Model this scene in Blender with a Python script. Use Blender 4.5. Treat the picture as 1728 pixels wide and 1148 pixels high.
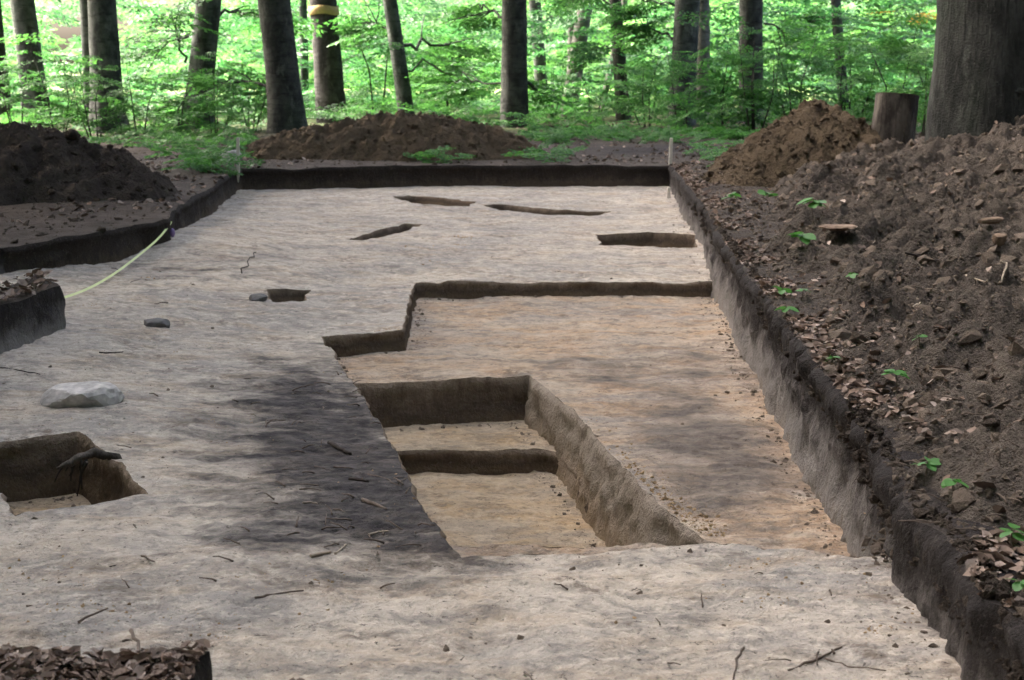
import bpy, math, random
import numpy as np
from mathutils import Vector, Matrix
from mathutils.geometry import delaunay_2d_cdt

for o in list(bpy.data.objects):
    bpy.data.objects.remove(o)
scene = bpy.context.scene
COL = scene.collection

# ------------------------------------------------------------------ camera
F_PX, CAM_H, HORIZON = 2700.0, 1.45, 115.0
PITCH = math.atan((574 - HORIZON) / F_PX)
cam_d = bpy.data.cameras.new('camera')
cam = bpy.data.objects.new('camera', cam_d)
COL.objects.link(cam)
cam.location = (0, 0, CAM_H)
cam.rotation_euler = (math.pi / 2 - PITCH, 0, 0)
cam_d.sensor_width = 36.0
cam_d.lens = 36.0 * F_PX / 1728.0
cam_d.clip_start = 0.05
cam_d.clip_end = 3000
cam_d.dof.use_dof = True
cam_d.dof.focus_distance = 7.6
cam_d.dof.aperture_fstop = 6.3
scene.camera = cam

# ------------------------------------------------------------------ light
SUN_EL, SUN_AZ = math.radians(46), math.radians(-62)      # azimuth from +Y, negative = left
world = bpy.data.worlds.new('World')
scene.world = world
world.use_nodes = True
wn = world.node_tree
wn.nodes.clear()
sky = wn.nodes.new('ShaderNodeTexSky')
sky.sky_type = 'NISHITA'
sky.sun_disc = False
sky.sun_elevation = SUN_EL
sky.sun_rotation = SUN_AZ
sky.dust_density = 9.0
sky.air_density = 0.6
sky.ozone_density = 1.0
bgn = wn.nodes.new('ShaderNodeBackground')
bgn.inputs['Strength'].default_value = 0.15
wout = wn.nodes.new('ShaderNodeOutputWorld')
wn.links.new(sky.outputs[0], bgn.inputs[0])
wn.links.new(bgn.outputs[0], wout.inputs[0])
sun_d = bpy.data.lights.new('sun', 'SUN')
sun_d.energy = 2.0
sun_d.angle = math.radians(4)
sun_d.color = (1.0, 0.95, 0.86)
sun = bpy.data.objects.new('sun', sun_d)
COL.objects.link(sun)
sdir = Vector((math.sin(SUN_AZ) * math.cos(SUN_EL), math.cos(SUN_AZ) * math.cos(SUN_EL), math.sin(SUN_EL)))
sun.rotation_euler = sdir.to_track_quat('Z', 'Y').to_euler()
sun.location = sdir * 60

scene.view_settings.view_transform = 'Standard'
scene.view_settings.look = 'None'
scene.view_settings.gamma = 1.0
scene.view_settings.use_curve_mapping = False
scene.view_settings.exposure = 3.52
scene.render.engine = 'CYCLES'
scene.cycles.max_bounces = 7
scene.cycles.diffuse_bounces = 4
scene.cycles.transmission_bounces = 4
scene.cycles.glossy_bounces = 2
scene.cycles.use_denoising = True
scene.cycles.sample_clamp_indirect = 6.0

# ------------------------------------------------------------------ helpers
rng = np.random.default_rng(7)
random.seed(7)
CP, SP = math.cos(PITCH), math.sin(PITCH)


def ray(x, y):
    dx, dy = (x - 864) / F_PX, -(y - 574) / F_PX
    return dx, CP + dy * SP, -SP + dy * CP


def on_z(x, y, z):
    """point seen at pixel x, y on the level z"""
    r = ray(x, y)
    t = (z - CAM_H) / r[2]
    return np.array([r[0] * t, r[1] * t, z])


def at_y(x, y, Y):
    """point seen at pixel x, y at the distance Y"""
    r = ray(x, y)
    t = Y / r[1]
    return np.array([r[0] * t, Y, CAM_H + r[2] * t])


def _hash(ix, iy, iz, seed):
    h = (ix * 374761393 + iy * 668265263 + iz * 2147483647 + seed * 974711) & 0xffffffff
    h = ((h ^ (h >> 13)) * 1274126177) & 0xffffffff
    h = ((h ^ (h >> 16)) * 2246822519) & 0xffffffff
    return ((h ^ (h >> 15)) & 0xffffff) / float(0xffffff)


def vnoise(x, y, z=None, seed=0):
    x = np.asarray(x, float); y = np.asarray(y, float)
    z = np.zeros_like(x) if z is None else np.asarray(z, float)
    ix, iy, iz = np.floor(x).astype(np.int64), np.floor(y).astype(np.int64), np.floor(z).astype(np.int64)
    fx, fy, fz = x - ix, y - iy, z - iz
    fx, fy, fz = [t * t * t * (t * (t * 6 - 15) + 10) for t in (fx, fy, fz)]
    r = 0
    for a in (0, 1):
        for b in (0, 1):
            for c in (0, 1):
                w = (fx if a else 1 - fx) * (fy if b else 1 - fy) * (fz if c else 1 - fz)
                r = r + w * _hash(ix + a, iy + b, iz + c, seed)
    return r * 2 - 1


def fbm(x, y, z=None, oct=4, seed=0, gain=0.5, lac=2.07):
    a, s, t = 1.0, 0, 0
    for k in range(oct):
        f = lac ** k
        s = s + a * vnoise(np.asarray(x) * f + 13.7 * k, np.asarray(y) * f - 7.1 * k, None if z is None else np.asarray(z) * f, seed + k)
        t += a
        a *= gain
    return s / t


def sstep(a, b, x):
    t = np.clip((x - a) / (b - a), 0, 1)
    return t * t * (3 - 2 * t)


def mesh_np(name, V, F, smooth=True, attrs=None):
    V = np.asarray(V, np.float32); F = np.asarray(F, np.int32)
    me = bpy.data.meshes.new(name)
    n, k = F.shape
    me.vertices.add(len(V)); me.vertices.foreach_set('co', V.ravel())
    me.loops.add(n * k); me.loops.foreach_set('vertex_index', F.ravel())
    me.polygons.add(n)
    me.polygons.foreach_set('loop_start', np.arange(0, n * k, k, dtype=np.int32))
    me.polygons.foreach_set('loop_total', np.full(n, k, np.int32))
    me.polygons.foreach_set('use_smooth', np.full(n, smooth, bool))
    for an, av in (attrs or {}).items():
        at = me.attributes.new(an, 'FLOAT', 'POINT')
        at.data.foreach_set('value', np.asarray(av, np.float32))
    me.update(calc_edges=True)
    return me


def link(name, me, m=None, parent=None):
    o = bpy.data.objects.new(name, me)
    if me is not None and m is not None and not me.materials:
        me.materials.append(m)
    o.parent = parent
    COL.objects.link(o)
    return o


def tag(o, label, cat, group=None):
    o['label'] = label
    o['category'] = cat
    if group:
        o['group'] = group
    return o


def kind(o, k, label=None):
    o['kind'] = k
    if label:
        o['label'] = label
    return o


def empty(name, loc, label, cat, group=None):
    o = bpy.data.objects.new(name, None)
    o.location = [float(t) for t in loc]
    o.empty_display_size = 0.2
    COL.objects.link(o)
    return tag(o, label, cat, group)


def tube(pts, rad, seg=8, rough=0.0, seed=0, cap=True, squash=1.0):
    """tapered tube through pts (n,3) with radii rad -> V, quad F (caps as degenerate-free fans of quads left open and closed by a tip ring)"""
    pts = np.asarray(pts, float); rad = np.asarray(rad, float)
    if cap:
        pts = np.vstack([pts[0] - (pts[1] - pts[0]) * 1e-3, pts, pts[-1] + (pts[-1] - pts[-2]) * 1e-3])
        rad = np.concatenate([[rad[0] * .02], rad, [rad[-1] * .02]])
    n = len(pts)
    tan = np.gradient(pts, axis=0)
    tan /= np.linalg.norm(tan, axis=1)[:, None] + 1e-12
    up = np.array([0.0, 0, 1]) if abs(tan[n // 2][2]) < .8 else np.array([1.0, 0, 0])
    a = np.linspace(0, 2 * np.pi, seg, endpoint=False)
    V = np.zeros((n, seg, 3))
    for i in range(n):
        s = np.cross(tan[i], up); s /= np.linalg.norm(s) + 1e-12
        t = np.cross(s, tan[i])
        V[i] = pts[i] + rad[i] * (np.cos(a)[:, None] * s + squash * np.sin(a)[:, None] * t)
    if rough:
        d = V - pts[:, None, :]
        V = pts[:, None, :] + d * (1 + rough * fbm(V[..., 0] * 9, V[..., 1] * 9, V[..., 2] * 9, 3, seed))[..., None]
    F = []
    for i in range(n - 1):
        for j in range(seg):
            F.append((i * seg + j, i * seg + (j + 1) % seg, (i + 1) * seg + (j + 1) % seg, (i + 1) * seg + j))
    return V.reshape(-1, 3), np.array(F)


def join(parts):
    Vs, Fs, o = [], [], 0
    for V, F in parts:
        Vs.append(V); Fs.append(np.asarray(F) + o); o += len(V)
    return np.vstack(Vs), np.vstack(Fs)


# ------------------------------------------------------------------ materials
class NT:
    def __init__(self, name):
        self.m = bpy.data.materials.new(name)
        self.m.use_nodes = True
        self.t = self.m.node_tree
        self.t.nodes.clear()
        self.out = self.t.nodes.new('ShaderNodeOutputMaterial')

    def n(self, typ, ins=None, **props):
        nd = self.t.nodes.new('ShaderNode' + typ)
        for k, v in props.items():
            setattr(nd, k, v)
        for k, v in (ins or {}).items():
            s = nd.inputs[k]
            if hasattr(v, 'is_linked') or isinstance(v, bpy.types.NodeSocket):
                self.t.links.new(v, s)
            else:
                s.default_value = v
        return nd

    def pos(self):
        return self.n('NewGeometry').outputs['Position']

    def noise(self, scale=(1, 1, 1), detail=4, rough=.55, vec=None, dist=0.0):
        mp = self.n('Mapping', {'Vector': vec or self.pos(), 'Scale': scale})
        return self.n('TexNoise', {'Vector': mp.outputs[0], 'Scale': 1.0, 'Detail': detail, 'Roughness': rough, 'Distortion': dist}).outputs[0]

    def ramp(self, fac, stops):
        r = self.n('ValToRGB', {'Fac': fac})
        cr = r.color_ramp
        while len(cr.elements) < len(stops):
            cr.elements.new(.5)
        for e, (p, c) in zip(cr.elements, stops):
            e.position = p
            e.color = (c[0], c[1], c[2], 1) if len(c) == 3 else c
        return r.outputs[0]

    def span(self, fac, a, b, lo=0.0, hi=1.0):
        r = self.n('MapRange', {'Value': fac, 'From Min': a, 'From Max': b, 'To Min': lo, 'To Max': hi}, clamp=True)
        return r.outputs[0]

    def mix(self, fac, a, b, mode='MIX'):
        nd = self.n('Mix', data_type='RGBA', blend_type=mode)
        for k, v in ((0, fac), (6, a), (7, b)):
            s = nd.inputs[k]
            if isinstance(v, bpy.types.NodeSocket):
                self.t.links.new(v, s)
            else:
                s.default_value = v if not isinstance(v, tuple) or len(v) == 4 else (*v, 1)
        return nd.outputs[2]

    def math(self, op, a, b=0.0):
        nd = self.n('Math', operation=op)
        for k, v in ((0, a), (1, b)):
            if isinstance(v, bpy.types.NodeSocket):
                self.t.links.new(v, nd.inputs[k])
            else:
                nd.inputs[k].default_value = v
        return nd.outputs[0]

    def attr(self, name):
        return self.n('Attribute', attribute_name=name).outputs['Fac']

    def bump(self, h, dist, strength=1.0, normal=None):
        ins = {'Height': h, 'Distance': dist, 'Strength': strength}
        if normal is not None:
            ins['Normal'] = normal
        return self.n('Bump', ins).outputs[0]

    def finish(self, col, rough=.9, normal=None, spec=.15):
        ins = {'Base Color': col if isinstance(col, bpy.types.NodeSocket) else (*col, 1), 'Roughness': rough, 'Specular IOR Level': spec}
        if normal is not None:
            ins['Normal'] = normal
        b = self.n('BsdfPrincipled', ins)
        self.t.links.new(b.outputs[0], self.out.inputs[0])
        return self.m


def m_floor(name, pale, grey, orange, orange_lo, orange_hi, s0=(.017, .016, .017), s1=(.064, .058, .060)):
    k = NT(name)
    big = k.noise((.8, 1.0, 1), 5, .6, dist=.6)
    mid = k.noise((2.6, 3.6, 3), 6, .66, dist=.2)
    streak = k.noise((7, 10, 7), 6, .7, dist=.2)
    fine = k.noise((42, 42, 42), 3, .7)
    c = k.mix(k.span(big, .40, .60), pale, grey)
    of = k.math('MULTIPLY', k.span(k.noise((1.6, 3.4, 2), 5, .6, dist=.6), orange_lo, orange_hi), k.span(mid, .3, .6))
    of = k.math('MAXIMUM', of, k.math('MULTIPLY', k.attr('orange'), k.span(mid, .36, .62)))
    c = k.mix(k.math('MULTIPLY', of, .85), c, orange)
    dk = tuple(t * .62 for t in grey)
    c = k.mix(k.math('MULTIPLY', k.span(mid, .50, .68), .80), c, dk)
    c = k.mix(k.math('MULTIPLY', k.span(streak, .52, .66), .70), c, dk)
    c = k.mix(k.math('MULTIPLY', k.span(streak, .46, .30), .45), c, tuple(min(1, t * 1.28) for t in pale))
    c = k.mix(k.math('MULTIPLY', k.span(fine, .60, .72), .6), c, (.05, .043, .038))
    c = k.mix(k.math('MULTIPLY', k.span(fine, .30, .22), .35), c, (.62, .58, .52))
    lump = k.noise((17, 17, 17), 5, .7)
    spk = k.noise((24, 30, 24), 4, .75, dist=.8)
    c = k.mix(k.math('MULTIPLY', k.span(lump, .53, .65), .6), c, dk)
    c = k.mix(k.math('MULTIPLY', k.span(lump, .46, .36), .45), c, tuple(min(1, t * 1.3) for t in pale))
    smu = k.math('MULTIPLY', k.span(k.noise((2.6, 3.4, 2.6), 6, .72, dist=.8), .54, .66), k.span(lump, .40, .56))
    c = k.mix(k.math('MULTIPLY', smu, .75), c, tuple(t * f for t, f in zip(grey, (.50, .43, .37))))
    c = k.mix(k.math('MULTIPLY', k.span(k.noise((5.5, 8, 5), 5, .7, dist=.5), .45, .33), .5), c, tuple(min(1, t * 1.22) for t in pale))
    ch = k.mix(k.span(k.noise((9, 11, 9), 6, .7), .36, .68), s0, s1)
    df = k.math('ADD', k.attr('dark'), k.math('MULTIPLY', k.math('SUBTRACT', mid, .5), 1.5))
    df = k.math('MULTIPLY', k.span(df, .12, .62), k.span(k.attr('dark'), .02, .25))
    c = k.mix(k.math('MULTIPLY', df, k.span(streak, .36, .60, .82, .98)), c, ch)
    c = k.mix(k.math('MULTIPLY', k.span(spk, .62, .67), .85), c, (.045, .037, .033))
    h = k.math('ADD', k.math('MULTIPLY', mid, 1.2), k.math('ADD', k.math('MULTIPLY', lump, .8), k.math('MULTIPLY', fine, .3)))
    return k.finish(c, .95, k.bump(h, .045, 1.0), .1)


def m_wall(name, stops, streaky=1.0):
    k = NT(name)
    t = k.attr('t')
    warp = k.noise((4, 4, 5), 5, .65)
    st = k.noise((20, 20, 3.2), 6, .72)
    lump = k.noise((16, 16, 12), 5, .65)
    f = k.math('ADD', t, k.math('MULTIPLY', k.math('SUBTRACT', warp, .5), .75))
    f = k.math('ADD', f, k.math('MULTIPLY', k.math('SUBTRACT', st, .5), .45))
    c = k.ramp(f, stops)
    c = k.mix(k.math('MULTIPLY', k.span(st, .54, .74), .55 * streaky), c, (.045, .038, .034))
    c = k.mix(k.math('MULTIPLY', k.span(lump, .58, .75), .35), c, (.12, .09, .06))
    gr = k.noise((70, 70, 55), 3, .7)
    c = k.mix(k.math('MULTIPLY', k.span(gr, .52, .68), .28), c, (.06, .05, .042))
    c = k.mix(k.math('MULTIPLY', k.span(gr, .44, .30), .16), c, (.34, .30, .26))
    h = k.math('ADD', k.math('MULTIPLY', gr, .5), k.math('ADD', k.math('MULTIPLY', st, .2), k.math('MULTIPLY', lump, 1.2)))
    return k.finish(c, .95, k.bump(h, .03, .9), .1)


def m_soil(name, a, b, c3, scale=1.0, bumpd=.05):
    k = NT(name)
    n1 = k.noise((2.2 * scale,) * 3, 6, .62)
    n2 = k.noise((11 * scale,) * 3, 6, .68)
    n3 = k.noise((55 * scale,) * 3, 3, .7)
    c = k.mix(k.span(n1, .35, .65), a, b)
    c = k.mix(k.math('MULTIPLY', k.span(n2, .5, .72), .7), c, c3)
    c = k.mix(k.math('MULTIPLY', k.span(n3, .62, .75), .5), c, tuple(min(1, t * 1.9) for t in b))
    c = k.mix(k.math('MULTIPLY', k.span(n3, .38, .26), .6 if a[0] < .5 else .2), c, tuple(t * .35 for t in a))
    if name in ('clod_soil', 'orange_clod_soil'):
        c = k.mix(k.span(k.n('NewGeometry').outputs['Random Per Island'], .0, 1.0, .0, .65), c, tuple(min(1, t * 1.7) for t in b))
    if name == 'forest_soil':
        c = k.mix(k.math('MULTIPLY', k.attr('dark'), .85), c, (.035, .032, .036))
        c = k.mix(k.math('MULTIPLY', k.attr('green'), k.span(n2, .3, .55)), c, (.055, .085, .025))
    h = k.math('ADD', k.math('MULTIPLY', n2, 1.3), k.math('MULTIPLY', n3, .5))
    return k.finish(c, .97, k.bump(h, bumpd, 1.0), .08)


def m_leaf(name, cols, trans=.5, dry=False):
    k = NT(name)
    r = k.n('NewGeometry').outputs['Random Per Island']
    n = len(cols)
    c = k.ramp(r, [(i / max(1, n - 1), cc) for i, cc in enumerate(cols)])
    big = k.noise((.35, .35, .5), 2, .5)
    c = k.mix(k.span(big, .35, .65, 0, .35), c, tuple(t * .6 for t in cols[0]))
    p = k.n('BsdfPrincipled', {'Base Color': c, 'Roughness': .5 if not dry else .85, 'Specular IOR Level': .35 if not dry else .1})
    if trans <= 0:
        k.t.links.new(p.outputs[0], k.out.inputs[0])
        return k.m
    tc = k.mix(1.0, c, (1.13, 1.25, .97, 1), 'MULTIPLY')
    tr = k.n('BsdfTranslucent', {'Color': tc})
    mx = k.n('MixShader', {0: trans, 1: p.outputs[0], 2: tr.outputs[0]})
    k.t.links.new(mx.outputs[0], k.out.inputs[0])
    return k.m


def m_bark(name, a, b, moss, vert=False, rough_d=.045):
    k = NT(name)
    oc = k.n('TexCoord').outputs['Object']
    n1 = k.noise((4, 4, 2.2), 5, .6, oc)
    n2 = k.noise((2.4, 2.4, 12), 5, .7, oc) if not vert else k.noise((22, 22, 3), 5, .65, oc)
    n3 = k.noise((40, 40, 40), 3, .6, oc)
    c = k.mix(k.span(n1, .40, .60), a, b)
    c = k.mix(k.math('MULTIPLY', k.span(n2, .50, .64), .7), c, tuple(t * .45 for t in a))
    c = k.mix(k.math('MULTIPLY', k.span(k.noise((1.3, 1.3, .7), 4, .6, oc), .5, .68), .6), c, moss)
    c = k.mix(k.math('MULTIPLY', k.span(n3, .64, .76), .5), c, tuple(min(1, t * 2.2) for t in b))
    c = k.mix(k.math('MULTIPLY', k.span(k.noise((3.2, 3.2, 1.4), 6, .7, oc), .58, .66), .55), c, tuple(min(1, t * 2.0) for t in b))
    h = k.math('ADD', n2, k.math('MULTIPLY', n3, .4))
    return k.finish(c, .85, k.bump(h, rough_d, .8), .2)


def m_plain(name, col, rough=.8, var=.25, sc=20):
    k = NT(name)
    n = k.noise((sc,) * 3, 4, .6, k.n('TexCoord').outputs['Object'])
    c = k.mix(k.span(n, .3, .7), tuple(t * (1 - var) for t in col), tuple(min(1, t * (1 + var)) for t in col))
    return k.finish(c, rough, k.bump(n, .004, .5), .2)


M = {
    'floor': m_floor('trench_floor_sand', (.52, .455, .375), (.345, .315, .28), (.44, .33, .22), .46, .66),
    'pit_floor': m_floor('pit_floor_sand', (.43, .35, .265), (.30, .26, .22), (.46, .275, .135), .42, .62, (.085, .072, .062), (.20, .17, .145)),
    'deep_floor': m_floor('deep_floor_sand', (.44, .35, .245), (.32, .265, .20), (.47, .30, .135), .42, .64),
    'wall_trench': m_wall('section_wall', [(0, (.022, .019, .018)), (.30, (.045, .039, .037)), (.48, (.15, .135, .125)), (.75, (.23, .21, .19)), (1, (.24, .20, .16))]),
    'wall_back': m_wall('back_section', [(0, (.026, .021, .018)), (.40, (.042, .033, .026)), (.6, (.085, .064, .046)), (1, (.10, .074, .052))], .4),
    'wall_fill_shade': m_wall('fill_shade_section', [(0, (.27, .21, .155)), (.18, (.17, .125, .088)), (.42, (.085, .062, .045)), (.66, (.14, .10, .064)), (.84, (.095, .068, .045)), (1, (.20, .14, .08))], .5),  # dark brown fill; its darkness also stands in for shade on camera-facing walls
    'wall_pit': m_wall('pit_section', [(0, (.30, .25, .20)), (.35, (.27, .225, .175)), (.7, (.30, .23, .16)), (1, (.32, .24, .15))], .6),
    'forest': m_soil('forest_soil', (.080, .067, .057), (.135, .112, .095), (.045, .036, .030), 1.0, .10),
    'meadow': m_plain('meadow_grass', (.30, .36, .14), .9, .3, .2),
    'heap_dark': m_soil('heap_dark_soil', (.052, .041, .033), (.092, .073, .057), (.034, .027, .022), 1.0, .08),
    'heap_brown': m_soil('heap_brown_soil', (.10, .074, .048), (.155, .115, .074), (.052, .040, .029), 1.0, .09),
    'heap_grey': m_soil('heap_grey_soil', (.098, .082, .069), (.175, .146, .120), (.052, .043, .036), 1.1, .11),
    'clod': m_soil('clod_soil', (.10, .080, .063), (.17, .135, .105), (.055, .043, .035), 5, .02),
    'leaf_green': m_leaf('leaf_green', [(.038, .125, .032), (.068, .19, .045), (.11, .26, .06)], .5),
    'leaf_mid': m_leaf('leaf_mid_green', [(.035, .125, .045), (.06, .185, .06), (.10, .25, .08)], .5),
    'leaf_sun': m_leaf('leaf_light_green', [(.08, .20, .055), (.125, .28, .075), (.18, .34, .11)], .5),
    'leaf_crown': m_leaf('leaf_crown', [(.035, .10, .012), (.07, .18, .02)], .35),
    'leaf_seed': m_leaf('leaf_seedling', [(.05, .17, .025), (.085, .24, .04), (.10, .22, .13)], .35),
    'leaf_orange': m_leaf('leaf_orange', [(.40, .22, .03), (.45, .30, .05)], .5),
    'litter': m_leaf('leaf_litter', [(.10, .075, .06), (.20, .145, .11), (.32, .24, .19), (.48, .39, .33), (.15, .11, .088), (.26, .18, .13)], 0, True),
    'bark': m_bark('beech_bark', (.034, .037, .031), (.098, .104, .088), (.034, .054, .030)),
    'bark_dark': m_bark('beech_bark_dark', (.026, .026, .022), (.068, .068, .056), (.030, .044, .025)),
    'bark_pale': m_bark('pale_bark', (.11, .10, .088), (.19, .175, .155), (.07, .085, .055)),
    'bark_old': m_bark('old_beech_bark', (.020, .021, .018), (.056, .058, .050), (.024, .034, .021), True, .09),
    'bark_birch': m_bark('rough_bark', (.024, .021, .018), (.062, .057, .050), (.03, .026, .023), False, .05),
    'twig': m_plain('dry_twig', (.13, .10, .078), .85, .35, 40),
    'twig_pale': m_plain('pale_twig', (.34, .28, .21), .85, .25, 40),
    'twig_dark': m_plain('dark_twig', (.045, .036, .03), .9, .3, 40),
    'cut': m_plain('cut_wood', (.44, .33, .21), .8, .2, 14),
    'stump_bark': m_bark('stump_bark', (.045, .037, .030), (.13, .11, .088), (.05, .04, .03), True, .03),
    'paint': m_plain('ochre_paint', (.42, .29, .12), .7, .2, 12),
    'stake': m_plain('stake_wood', (.60, .55, .46), .8, .2, 30),
    'tape': m_plain('tape_yellow', (.62, .68, .28), .5, .12, 3),
    'tape_case': m_plain('tape_case_violet', (.30, .20, .40), .5, .2, 30),
    'stone_white': m_plain('pale_stone', (.46, .43, .40), .95, .38, 16),
    'stone_dark': m_plain('dark_stone', (.12, .115, .11), .9, .3, 12),
    'bark_slab': m_plain('bark_slab', (.19, .135, .095), .9, .5, 14),
}

# ------------------------------------------------------------------ terrain functions
F1C = np.array([(*on_z(x, y, z)[:2], z) for x, y, z in [
    (1130, 313, -.32), (420, 316, -.30), (750, 313, -.31), (300, 398, -.23), (0, 455, -.25), (1213, 478, -.50), (960, 478, -.47), (700, 478, -.46),
    (540, 568, -.46), (680, 558, -.46), (640, 715, -.43), (775, 940, -.36), (1542, 950, -.31), (1624, 1071, -.31), (1659, 1148, -.33),
    (1200, 915, -.33), (900, 940, -.33), (0, 870, -.36), (0, 748, -.36), (100, 520, -.33), (400, 600, -.42), (400, 1000, -.34), (0, 585, -.34),
    (250, 450, -.33), (1150, 400, -.42), (600, 400, -.38), (850, 1148, -.33), (300, 1148, -.34)]])


def z_floor(x, y):
    x = np.asarray(x, float); y = np.asarray(y, float)
    d2 = (x[..., None] - F1C[:, 0]) ** 2 + ((y[..., None] - F1C[:, 1]) * .6) ** 2 + .15
    w = d2 ** -1.6
    z = (w * F1C[:, 2]).sum(-1) / w.sum(-1)
    return z + .022 * fbm(x * .9, y * .9, None, 3, 3) + .024 * fbm(x * 4, y * 5, None, 5, 5, .66)


def z_pit(x, y):
    return -.61 + .022 * fbm(x * 1.1, y * 1.1, None, 3, 13) + .022 * fbm(x * 5, y * 5, None, 5, 15, .6)


def z_deep(x, y):
    return -.90 + .018 * fbm(x * 2, y * 2, None, 4, 23)


def z_deep2(x, y):
    return -1.04 + .02 * fbm(x * 2.4, y * 2.4, None, 4, 27)


def z_lpit(x, y):
    return -.65 + .015 * fbm(x * 3, y * 3, None, 3, 29)


def z_ground(x, y):
    x = np.asarray(x, float); y = np.asarray(y, float)
    z = .035 * fbm(x * .6, y * .6, None, 3, 33) + .022 * fbm(x * 4, y * 4, None, 4, 35) * (np.abs(y) < 40)
    z = z + .34 * sstep(4.8, 6.8, x) * sstep(11, 17, y) * sstep(36, 26, y)
    edge = sstep(.5, .05, x - (1.3 + .047 * y))
    return z - .045 * edge * sstep(19, 12, y)


# ------------------------------------------------------------------ plan outlines
def chain(pts, amp, seed, closed=True):
    """subdivide a plan outline, roughen it a little"""
    pts = [np.asarray(p[:2], float) for p in pts]
    out = []
    n = len(pts)
    for i in range(n if closed else n - 1):
        a, b = pts[i], pts[(i + 1) % n]
        L = np.linalg.norm(b - a)
        d = max(4.0, min(abs(a[1]), abs(b[1])) if min(abs(a[1]), abs(b[1])) > 4 else 4.0)
        k = max(1, int(L / (.0065 * d)))
        for j in range(k):
            out.append(a + (b - a) * j / k)
    if not closed:
        out.append(pts[-1])
    P = np.array(out)
    d = np.clip(P[:, 1], 4, 30)
    P[:, 0] += amp * fbm(P[:, 0] * 3, P[:, 1] * 3, None, 5, seed, .65)
    P[:, 1] += amp * fbm(P[:, 0] * 3 + 50, P[:, 1] * 3, None, 5, seed + 9, .65)
    return P


def inside(P, poly):
    x, y = P[:, 0], P[:, 1]
    res = np.zeros(len(P), bool)
    lo, hi = poly.min(0), poly.max(0)
    idx = np.where((x >= lo[0]) & (x <= hi[0]) & (y >= lo[1]) & (y <= hi[1]))[0]
    if len(idx) == 0:
        return res
    xs, ys = x[idx], y[idx]
    r = np.zeros(len(idx), bool)
    a = poly; b = np.roll(poly, -1, 0)
    for (x0, y0), (x1, y1) in zip(a, b):
        if y0 == y1:
            continue
        c = (y0 > ys) != (y1 > ys)
        r ^= c & (xs < (x1 - x0) * (ys - y0) / (y1 - y0) + x0)
    res[idx] = r
    return res


def dist_poly(P, poly):
    a = poly; b = np.roll(poly, -1, 0)
    best = np.full(len(P), 1e9)
    for p, q in zip(a, b):
        d = q - p
        t = np.clip(((P - p) @ d) / (d @ d + 1e-12), 0, 1)
        best = np.minimum(best, np.linalg.norm(P - (p + t[:, None] * d), axis=1))
    return best


def zpts(lst, z):
    return [on_z(x, y, z)[:2] for x, y in lst]


def fpts(lst):
    """pixels on the trench floor -> plan points (floor level found by iteration)"""
    out = []
    for x, y in lst:
        z = -.38
        for _ in range(8):
            p = on_z(x, y, z)
            z = float(z_floor(p[0:1], p[1:2])[0])
        out.append(p[:2])
    return out


RTOP = zpts([(1132, 278)], 0) + zpts([(1187, 351), (1213, 391), (1243, 431), (1267, 467), (1295, 504), (1337, 561), (1386, 626), (1417, 661), (1480, 752), (1526, 850), (1590, 900), (1660, 1000), (1728, 1042)], -.05)
r_end = RTOP[-1]
T_pts = RTOP + [np.array([1.20, 2.0]), np.array([-.76, 2.0])] + zpts([(338, 1092), (0, 1084)], 0) + \
    [np.array([-6.5, 4.3]), np.array([-8.5, 9.0]), np.array([-8.0, 12.6])] + zpts([(0, 408), (150, 388), (282, 366), (302, 346), (402, 285), (700, 280)], 0)
CH_T = chain(T_pts, .05, 41)
B2_pts = zpts([(98, 474), (66, 459)], 0)
B2_pts = [B2_pts[0], B2_pts[1], zpts([(0, 481)], 0)[0], np.array([-3.55, 6.0]), np.array([-2.95, 6.0]), zpts([(0, 503)], 0)[0]]
CH_B2 = chain(B2_pts, .04, 43)

p1 = fpts([(1205, 477), (960, 476), (700, 478), (688, 508), (678, 556), (540, 568), (600, 650), (640, 715), (700, 830), (775, 942), (900, 938), (1050, 930), (1200, 914), (1300, 926), (1420, 940)])
# the right side keeps just inside the trench section
rx = lambda Y: float(np.interp(Y, [p[1] for p in RTOP[::-1]], [p[0] for p in RTOP[::-1]]))
p1[0] = np.array([rx(p1[0][1]) - .03, p1[0][1]])
p1[-1] = np.array([rx(p1[-1][1]) - .03, p1[-1][1]])
P1R = [np.array([rx(Y) - .03, Y]) for Y in np.linspace(p1[-1][1] + .3, p1[0][1] - .3, 14)]
CH_P1 = chain(p1 + P1R, .04, 47)
LE = np.array(p1[5:10])                                   # left lip of the pit
lx = lambda Y: float(np.interp(Y, LE[::-1, 1], LE[::-1, 0]))
q = zpts([(893, 636), (925, 660), (960, 690), (1005, 740), (1050, 790), (1130, 868), (1185, 906)], -.61)
yb = on_z(620, 648, -.61)[1]
yf = 6.75
p2 = [np.array([lx(yb) + .05, yb]), (zpts([(760, 641)], -.61)[0])] + q + [np.array([.93, yf]), np.array([lx(yf) + .06, yf])] + [np.array([lx(Y) + .05, Y]) for Y in np.linspace(yf + .5, yb - .4, 8)]
CH_P2 = chain(p2, .04, 53)
ys = on_z(800, 762, -.90)[1]
CH_P2B = chain([np.array([lx(ys) + .09, ys])] + [np.array([x, ys + .02 * math.sin(x * 9)]) for x in np.linspace(lx(ys) + .3, .22, 6)] +
               [np.array([np.interp(Y, [c[1] for c in q[::-1]], [c[0] for c in q[::-1]]) - .04, Y]) for Y in np.linspace(ys - .05, yf + .1, 10)] +
               [np.array([lx(Y) + .09, Y]) for Y in np.linspace(yf + .1, ys - .1, 9)], .02, 59)
CH_LP = chain(fpts([(-90, 762), (30, 743), (124, 728), (150, 738), (182, 764), (222, 806), (246, 836), (130, 857), (28, 872), (2, 832), (-90, 815)]), .05, 61)
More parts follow.
